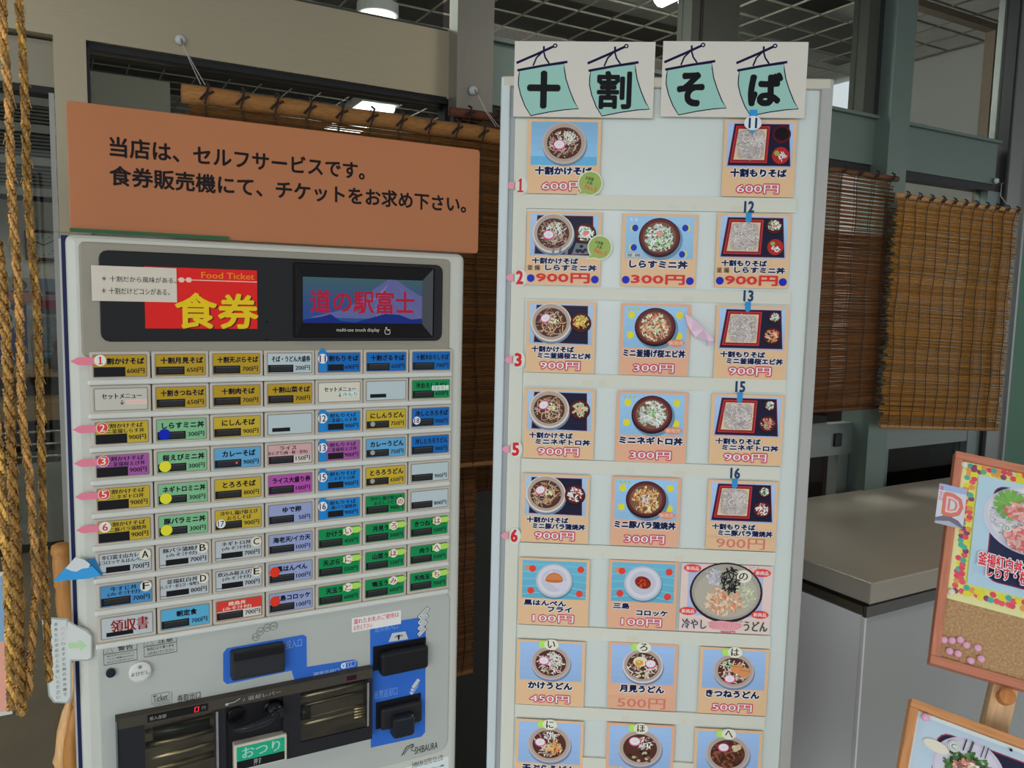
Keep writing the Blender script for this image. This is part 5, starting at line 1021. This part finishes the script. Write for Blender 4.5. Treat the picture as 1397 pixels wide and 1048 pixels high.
# letter D card
pts = [P(1281, 661), P(1318, 664), P(1313, 724), P(1273, 717)]; ox, oz = pts[3][0], pts[2][1]
wd = pts[1][0]-pts[0][0]; ht = pts[0][1]-oz
dc = C1.empty('letter_card', (pts[3][0]+pts[0][0])/2, oz, -.0065, label='small card with big pink letter D taped to the board left edge', category='card')
g = G(); wd = (pts[1][0]+pts[2][0])/2-(pts[3][0]+pts[0][0])/2; g.box(0, wd, 0, .0005, 0, ht, c('b8bac4')); g.y = -.0001; g.st = 1e-5
g.rect(0, ht*.85, wd, ht, c('90a0c0')); g.poly([(0, 0), (0, ht*.14), (wd*.2, ht*.2), (wd*.45, ht*.28), (wd*.6, ht*.22), (wd*.8, ht*.18), (wd, ht*.06), (wd, 0)], c('6a6478')); g.poly([(0, 0), (0, ht*.05), (wd*.5, ht*.12), (wd, 0)], c('9aa0a8'))
g.text('D', wd*.22, ht*.24, wd*.9, ht*.80, c('b87840'), .10, nb=8); g.text('D', wd*.25, ht*.265, wd*.87, ht*.775, c('cc6a70'), .06, nb=8); g.text('D', wd*.31, ht*.32, wd*.80, ht*.72, c('dcb0ac'), .0)
for k, ch in enumerate('富士山'): g.text(ch, wd*.04, ht*(.84-.13*k), wd*.17, ht*(.95-.13*k), c('c05058'), .01)
g.obj('print', lamin, dc)
def pin(fr, x, y, col, label, yy=.002, group='pink push pins'):
    u, v = fr.at(x, y); o = fr.empty('push_pin', u, v, yy, label=label, category='push pin', group=group)
    g = G(); g.disc(0, 0, .0062, -.006, -.001, col, 16, .004); g.obj('head', gloss, o, True)
    g = G(); g.tube([(0, -.001, 0), (0, .003, 0)], .0006, (.5, .5, .5), 6); g.obj('spike', steel, o)
PC = c('d294aa')
for x, y, t in ((1288, 873, 'leftmost in the upper row'), (1299, 874, 'second from left in the upper row'), (1310, 873, 'third from left, touching another'), (1318.5, 880, 'overlapped by its left neighbour'), (1334, 884, 'upper right of the cluster'), (1295.5, 888.5, 'leftmost in the lower row'), (1307, 892, 'second from left in the lower row'), (1324.5, 901.5, 'lowest of the cluster'), (1338.5, 899, 'rightmost of the cluster')):
    pin(C1, x, y, PC, 'pink push pin on bare cork, '+t)
pin(C1, 1315, 635, c('c0bca8'), 'clear pin at the top left of the yellow poster', -.0005, 'clear pins of the yellow poster'); pin(C1, 1297.5, 814-6, c('c0bca8'), 'clear pin at the bottom left of the yellow poster', -.0005, 'clear pins of the yellow poster')
# second board
C2 = Frm((1.183, .756, .877), -.694, -.608, .275); W2, H2 = .48, .36; FW3 = c('b07a4c')
sb = C2.empty('framed_board', label='small notice board in honey wood frame at the bottom right corner', category='notice board')
boxo('cork', corkm, sb, .008, W2-.008, .004, .012, -H2+.008, -.008, c('9a7a56'))
for x0, x1, z0, z1 in ((0, W2, -.013, 0), (0, W2, -H2, -H2+.013), (0, .013, -H2+.013, -.013), (W2-.013, W2, -H2+.013, -.013)):
    g = G(); g.rbox(x0, x1, -.004, .015, z0, z1, FW3, .0015, seg=2); g.obj('frame_rail', woodh if x1-x0 > .1 else woodm, sb)
p2 = C2.empty('bowl_poster', .0140, -H2+.0145, .0032, label='pale blue poster of seaweed topped rice bowl in the honey wood frame', category='poster')
pw, ph = W2-.029, H2-.029
def L2(x, y): p = C2.at(x, y); return p[0]-.0140, p[1]+H2-.0145
g = G(); g.box(0, pw, 0, .0005, 0, ph, c('b8c4c8')); g.y = -.0001; g.st = 1e-5
g.rect(.003, .003, pw-.003, ph-.006, c('a4b6c2')); g.poly([(pw*.30, ph-.002), (pw, ph-.002), (pw, ph-.012), (pw*.5, ph-.012)], c('c4cacc'))
a = L2(1280, 997); g.rrect(a[0], .02, pw-.02, a[1]+.002, .02, c('8c3850')); g.rrect(a[0]+.002, .022, pw-.022, a[1], .018, c('232436'))
q = L2(1322, 1052); ql = L2(1271, 1043); r = (q[0]-ql[0]); g.ell(q[0], q[1], r, r*.92, c('aeaab8'), 40); g.ell(q[0], q[1]-.002, r*.92, r*.84, c('b8b4c0'), 40)
strands(g, q[0], q[1]-.004, r*.78, r*.68, [c('3c5a34'), c('2c4428'), c('587a40'), c('4a6a3c')], 240, .0035, .3)
strands(g, q[0], q[1]-.004, r*.5, r*.42, [c('c88a78'), c('b07060'), c('d8b0a0'), c('8a5a50'), c('d0c0b0')], 130, .0045, .35)
for k in range(7): u = q[0]+random.uniform(-.4, .4)*r; g.line([(u, q[1]+r*.5), (u+.003, q[1]+r*.85)], .0014, c('283830'))
e1 = L2(1277, 1018.5); g.ell(e1[0], e1[1], .0190, .0085, c('c8bfae'), 22, -.1); e2 = L2(1301, 1018.5); g.ell(e2[0], e2[1], .0085, .0085, c('b8bcb8'), 20); g.ell(e2[0], e2[1], .0070, .0070, c('8a9490'), 20); g.ell(e2[0], e2[1], .0062, .0062, c('b8bcb8'), 20); g.text('C', e2[0]-.0034, e2[1]-.004, e2[0]+.0034, e2[1]+.004, c('58625e'), .02)
e3 = L2(1379, 1023.5); g.ell(e3[0], e3[1], .0024, .0024, c('2a2030'), 10)
g.obj('print', lamin, p2)
pin(C2, 1262, 979, PC, 'pink push pin at the top left of the pale blue poster', -.0008)
# easel
es0 = C1.at(1373, 938, .020); es1 = C1.at(1361, 990, .020)
A = C1.world(es0[0], .03, es0[1]); B = C1.world(es1[0], .03, es1[1]); d = (B-A).normalized()
top = A-d*.42; L_ = (top.z-0.0)/-d.z if d.z < 0 else 1; foot = top+d*L_
ea = bpy.data.objects.new('easel', None); COL.objects.link(ea); ea['label'] = 'pale wooden easel post with round knob behind the cork board'; ea['category'] = 'easel'
zax = -d; yax = (C1.R @ Vector((0, 1, 0))); yax = (yax-zax*yax.dot(zax)).normalized(); xax = yax.cross(zax)
M4 = Matrix(((xax.x, yax.x, zax.x, foot.x), (xax.y, yax.y, zax.y, foot.y), (xax.z, yax.z, zax.z, foot.z), (0, 0, 0, 1))); ea.matrix_world = M4
boxo('post', woodm, ea, -.0185, .0185, -.008, .010, 0, L_, c('c0a078'), .002)
kp = M4.inverted() @ C1.world(*[(lambda p: p)(C1.at(1370, 952, .02))[0], .02, C1.at(1370, 952, .02)[1]])
g = G(); g.disc(kp.x, kp.z, .0125, -.030, -.008, c('a86c3a'), 24, .002); g.obj('knob', woodm, ea, False)
boxo('rear_leg', woodm, ea, -.012, .012, .03, .05, .0, L_*.95, c('b8986c'), .002)

# ================================================================== LEFT: ROPES, HANGING SIGN, STAFF
YR = 1.02
RP = Plane(0, YR)
def rope(pts, r, label, k=0):
    W = [RP.at(*p) for p in pts]; W = [Vector((p.x, YR+k*.02, p.z)) for p in W]
    base = W[-1]; o = empty('straw_rope', base, label=label, category='rope', group='twisted straw ropes hanging at the left edge')
    # resample
    P = []; tot = sum((W[i+1]-W[i]).length for i in range(len(W)-1)); n = int(tot/.004)
    for j in range(n+1):
        s = j/n*tot; i = 0
        while i < len(W)-2 and s > (W[i+1]-W[i]).length: s -= (W[i+1]-W[i]).length; i += 1
        l = (W[i+1]-W[i]).length; P.append(W[i].lerp(W[i+1], min(1, s/l))-base)
    r *= .74
    for ph in (0, 2*pi/3, 4*pi/3):
        g = G(); colr = random.choice([c('9a7440'), c('a5803f'), c('8a6834')])
        for sp in (0, 2*pi/3, 4*pi/3):
            Q = []
            for j, p in enumerate(P):
                an = ph+j*.004/.050*2*pi; bn = sp-j*.004/.017*2*pi; rr = r*.56
                Q.append((p.x+rr*cos(an)+r*.27*cos(bn), p.y+rr*sin(an)+r*.27*sin(bn), p.z))
            n0 = len(g.f); g.tube(Q, [r*.33*(1+.18*sin(j*.9+sp)) for j in range(len(Q))], colr, 5); k0 = random.uniform(.75, 1.25)
            for q in range(n0, len(g.f)): kk = k0*(1.18 if ((q-n0)//5+int(sp)) % 3 else .72); g.c[q] = tuple(v*kk for v in colr)
        g.obj('strand', straw, o, True)
    g = G()
    for j in range(0, len(P), 5):
        an = random.random()*6.28; p = P[j]; L = random.uniform(.004, .010)
        g.tube([(p.x+r*cos(an), p.y+r*sin(an), p.z), (p.x+(r+.002)*cos(an), p.y+(r+.002)*sin(an), p.z-L)], .0004, c('b08a48'), 3, False)
    g.obj('loose_straw', straw, o, kind='stuff')
rope([(0, -30), (3, 0), (5, 60), (12, 130), (15, 250), (22, 350), (27, 430), (28, 500), (30, 570), (40, 650), (45, 720), (50, 800), (44, 870), (38, 950)], .0060, 'straw rope, second from right at the window top, ending behind the thick bundle')
rope([(22, -30), (25, 0), (30, 60), (33, 130), (36, 250), (42, 330), (50, 420), (53, 500), (56, 600), (58, 690), (59, 760), (64, 860), (67, 940)], .0058, 'rightmost straw rope, ending over the hanging arrow sign', 1)
rope([(-4, 330), (2, 380), (9, 470), (13, 560), (17, 650), (21, 720), (24, 790), (26, 870), (30, 975)], .0074, 'thick straw rope rising to the left edge, hanging lowest of all')
rope([(-6, 560), (1, 620), (6, 700), (12, 780), (14, 860), (17, 958)], .0066, 'leftmost straw rope, seen only in the lower left part', -1)
rope([(-12, 700), (18, 760), (28, 830), (25, 900), (20, 955)], .0060, 'short straw rope between the thick rope and its right neighbour', 1)
# arrow sign
sy = 1.284; SP = Plane(0, sy)
def sq(x, y): p = SP.at(x, y); return p.x, p.z
out_ = [(57, 848), (62, 841), (96, 843), (104, 852), (120, 859), (126, 868), (126, 898), (120, 903), (98, 903), (98, 950), (95, 960), (90, 962), (72, 960), (66, 955)]
W = [sq(*p) for p in out_]; ox = W[-1][0]; oz = min(p[1] for p in W)
o = empty('hanging_sign', (ox, sy, oz), label='white laminated hanging sign with vertical lettering and pale green arrow', category='sign')
def extr(g, pts, y0, y1, col):
    g.quad3([(p[0], y0, p[1]) for p in pts], col); g.quad3([(p[0], y1, p[1]) for p in reversed(pts)], col)
    for i in range(len(pts)): a, b = pts[i], pts[(i+1) % len(pts)]; g.quad3([(a[0], y0, a[1]), (a[0], y1, a[1]), (b[0], y1, b[1]), (b[0], y0, b[1])], col)
lo = [(p[0]-ox, p[1]-oz) for p in W]
def ngon_T(g, y, col, sh):
    # stem and flag as two convex plates
    st = [sq(57+sh, 846+sh), sq(62+sh, 842+sh), sq(93-sh, 844+sh), sq(98-sh, 902), sq(98-sh, 950), sq(94-sh, 960-sh), sq(73+sh, 959-sh), sq(66+sh, 950-sh)]
    fl = [sq(92, 846+sh), sq(104, 853+sh), sq(119-sh, 859+sh), sq(126-sh, 868), sq(126-sh, 897), sq(121-sh, 902-sh), sq(92, 902-sh)]
    return [(p[0]-ox, p[1]-oz) for p in st], [(p[0]-ox, p[1]-oz) for p in fl]
a, b = ngon_T(None, 0, None, 0); g = G(); extr(g, a, 0, .0008, c('8f948c')); extr(g, b, -.0002, .0006, c('8f948c')); g.obj('laminate_edge', gloss, o)
a, b = ngon_T(None, 0, None, 2.2); g = G(); g.st = 1e-5; g.y = -.0004; g.poly(a, c('b0b6b2')); g.poly(b, c('b4b9b4'))
def s_(x, y): p = sq(x, y); return p[0]-ox, p[1]-oz
g.poly([s_(93, 877), s_(108, 876), s_(108, 872), s_(119.5, 881), s_(109, 889), s_(109, 884), s_(94, 885)], c('9cb890'))
for txt, xx, y0_, stp, col in (('恐れ入りますが左側の券売機で', 83, 855, 6.9, c('6a6a68')), ('食券をお求めの上お渡しください', 73.5, 849, 7.1, c('808080'))):
    for k, ch in enumerate(txt):
        p = s_(xx+k*.25, y0_+k*stp+5.5); q = s_(xx+5+k*.25, y0_+k*stp); cl = c('c09098') if k < 3 and xx > 80 else col
        g.text(ch, p[0], p[1], q[0], q[1], cl, .01)
g.obj('print', lamin, o)
# folded paper mountain on the edge of the machine
q = [MP.uv(*p) for p in ((73, 790), (96, 762), (103, 757), (117, 760), (138, 782), (120, 786))]
o = empty('paper_mountain', MP.n*(MP.d-.012)+MP.dir*q[0][0]+Vector((0, 0, q[0][1])), MP.a, label='folded blue paper mountain with white peak stuck on the machine left edge', category='ornament')
qq = [(p[0]-q[0][0], p[1]-q[0][1]) for p in q]
g = G(); BP_ = c('2a84bc'); mid = lambda a, b, t: (a[0]+(b[0]-a[0])*t, a[1]+(b[1]-a[1])*t)
extr(g, [qq[0], mid(qq[0], qq[2], .60), mid(qq[4], qq[3], .60), qq[4], qq[5]], 0, .004, BP_); g.quad3([(qq[3][0], .0, qq[3][1]), (qq[3][0]+.012, .006, qq[3][1]-.002), (qq[4][0]+.002, .004, qq[4][1]), (qq[4][0], 0, qq[4][1])], c('1f6a9c')); g.obj('blue_base', paper, o)
zig = [mid(qq[0], qq[2], .52), mid(qq[0], qq[2], .62), qq[1], qq[2], qq[3], mid(qq[4], qq[3], .58)]
lo_ = [mid(qq[0], qq[2], .55), qq[2], (qq[3][0]-.002, qq[3][1]), mid(qq[4], qq[3], .72), (mid(qq[4], qq[3], .5)[0]-.006, mid(qq[4], qq[3], .5)[1]+.001), (mid(qq[4], qq[0], .40)[0], mid(qq[4], qq[0], .4)[1]+.014), (mid(qq[4], qq[0], .52)[0], mid(qq[4], qq[0], .52)[1]+.0105), (mid(qq[4], qq[0], .62)[0], mid(qq[4], qq[0], .62)[1]+.0125)]
g = G(); extr(g, lo_, -.001, .0005, c('b4b8b8')); g.obj('white_peak', paper, o)
# turned wooden staff stand
ty = 1.715; TP = Plane(0, ty)
def tq(x, y): p = TP.at(x, y); return Vector((p.x, 0, p.z))
b0 = TP.at(100, 1048); o = empty('wooden_stand', (b0.x, ty, 0), label='varnished turned wooden stand half hidden behind the ticket machine', category='stand')
def turned(name, prof, col, y=0.0):
    pts = []; rad = []
    for (x, yy, r) in prof: p = tq(x, yy); pts.append((p.x-b0.x, y, p.z)); rad.append(r*.92)
    g = G(); g.tube(pts, rad, col, 16); return g.obj(name, woodm, o, True)
WD = c('9a6a34'); WL = c('b89060')
turned('post', [(84, 741, .010), (84, 744, .019), (84.5, 752, .021), (85, 758, .018), (86, 762, .020), (87, 775, .0205), (88, 790, .0195), (89, 797, .021), (90, 802, .019), (91, 815, .021), (93, 830, .022), (94, 840, .021), (95, 850, .018), (96, 875, .016), (98, 900, .015)], WD)
turned('spindle', [(102, 905, .008), (101, 925, .010), (100, 940, .007), (99, 947, .011), (97, 953, .010), (95, 960, .006), (93, 975, .012), (90, 1000, .017), (88, 1030, .018), (86, 1042, .020), (86, 1048, .016), (84, 1090, .016), (80, 1400, .012)], WL, .01)
turned('spindle', [(105, 930, .006), (105, 945, .007), (104, 955, .009), (104, 960, .006), (101, 975, .010), (98, 1005, .015), (97, 1030, .016), (98, 1060, .015), (104, 1400, .010)], WD, -.015)
lw = tq(90, 1400).z
boxo('base', woodm, o, -.12, .10, -.06, .06, 0, .03, WD, .004); g = G(); g.tube([(-.01, 0, .02), (0, 0, max(.05, lw+.05))], .014, WD, 12); g.obj('leg', woodm, o)
# poster at the far left edge
ly = 1.30; LP_ = Plane(0, ly)
a = LP_.at(-60, 788); b = LP_.at(17, 974)
o = empty('window_poster', (a.x, ly, b.z), label='laminated poster, blue above salmon, at the lower left edge', category='poster')
wd, ht = b.x-a.x, a.z-b.z
g = G(); g.box(0, wd, 0, .001, 0, ht, c('a8aca8')); g.y = -.0001; g.st = 1e-5; g.rect(0, .006, wd-.004, ht*.52, c('c08a78')); g.rect(0, ht*.52, wd-.004, ht-.006, c('6f8ea8')); g.obj('print', lamin, o)
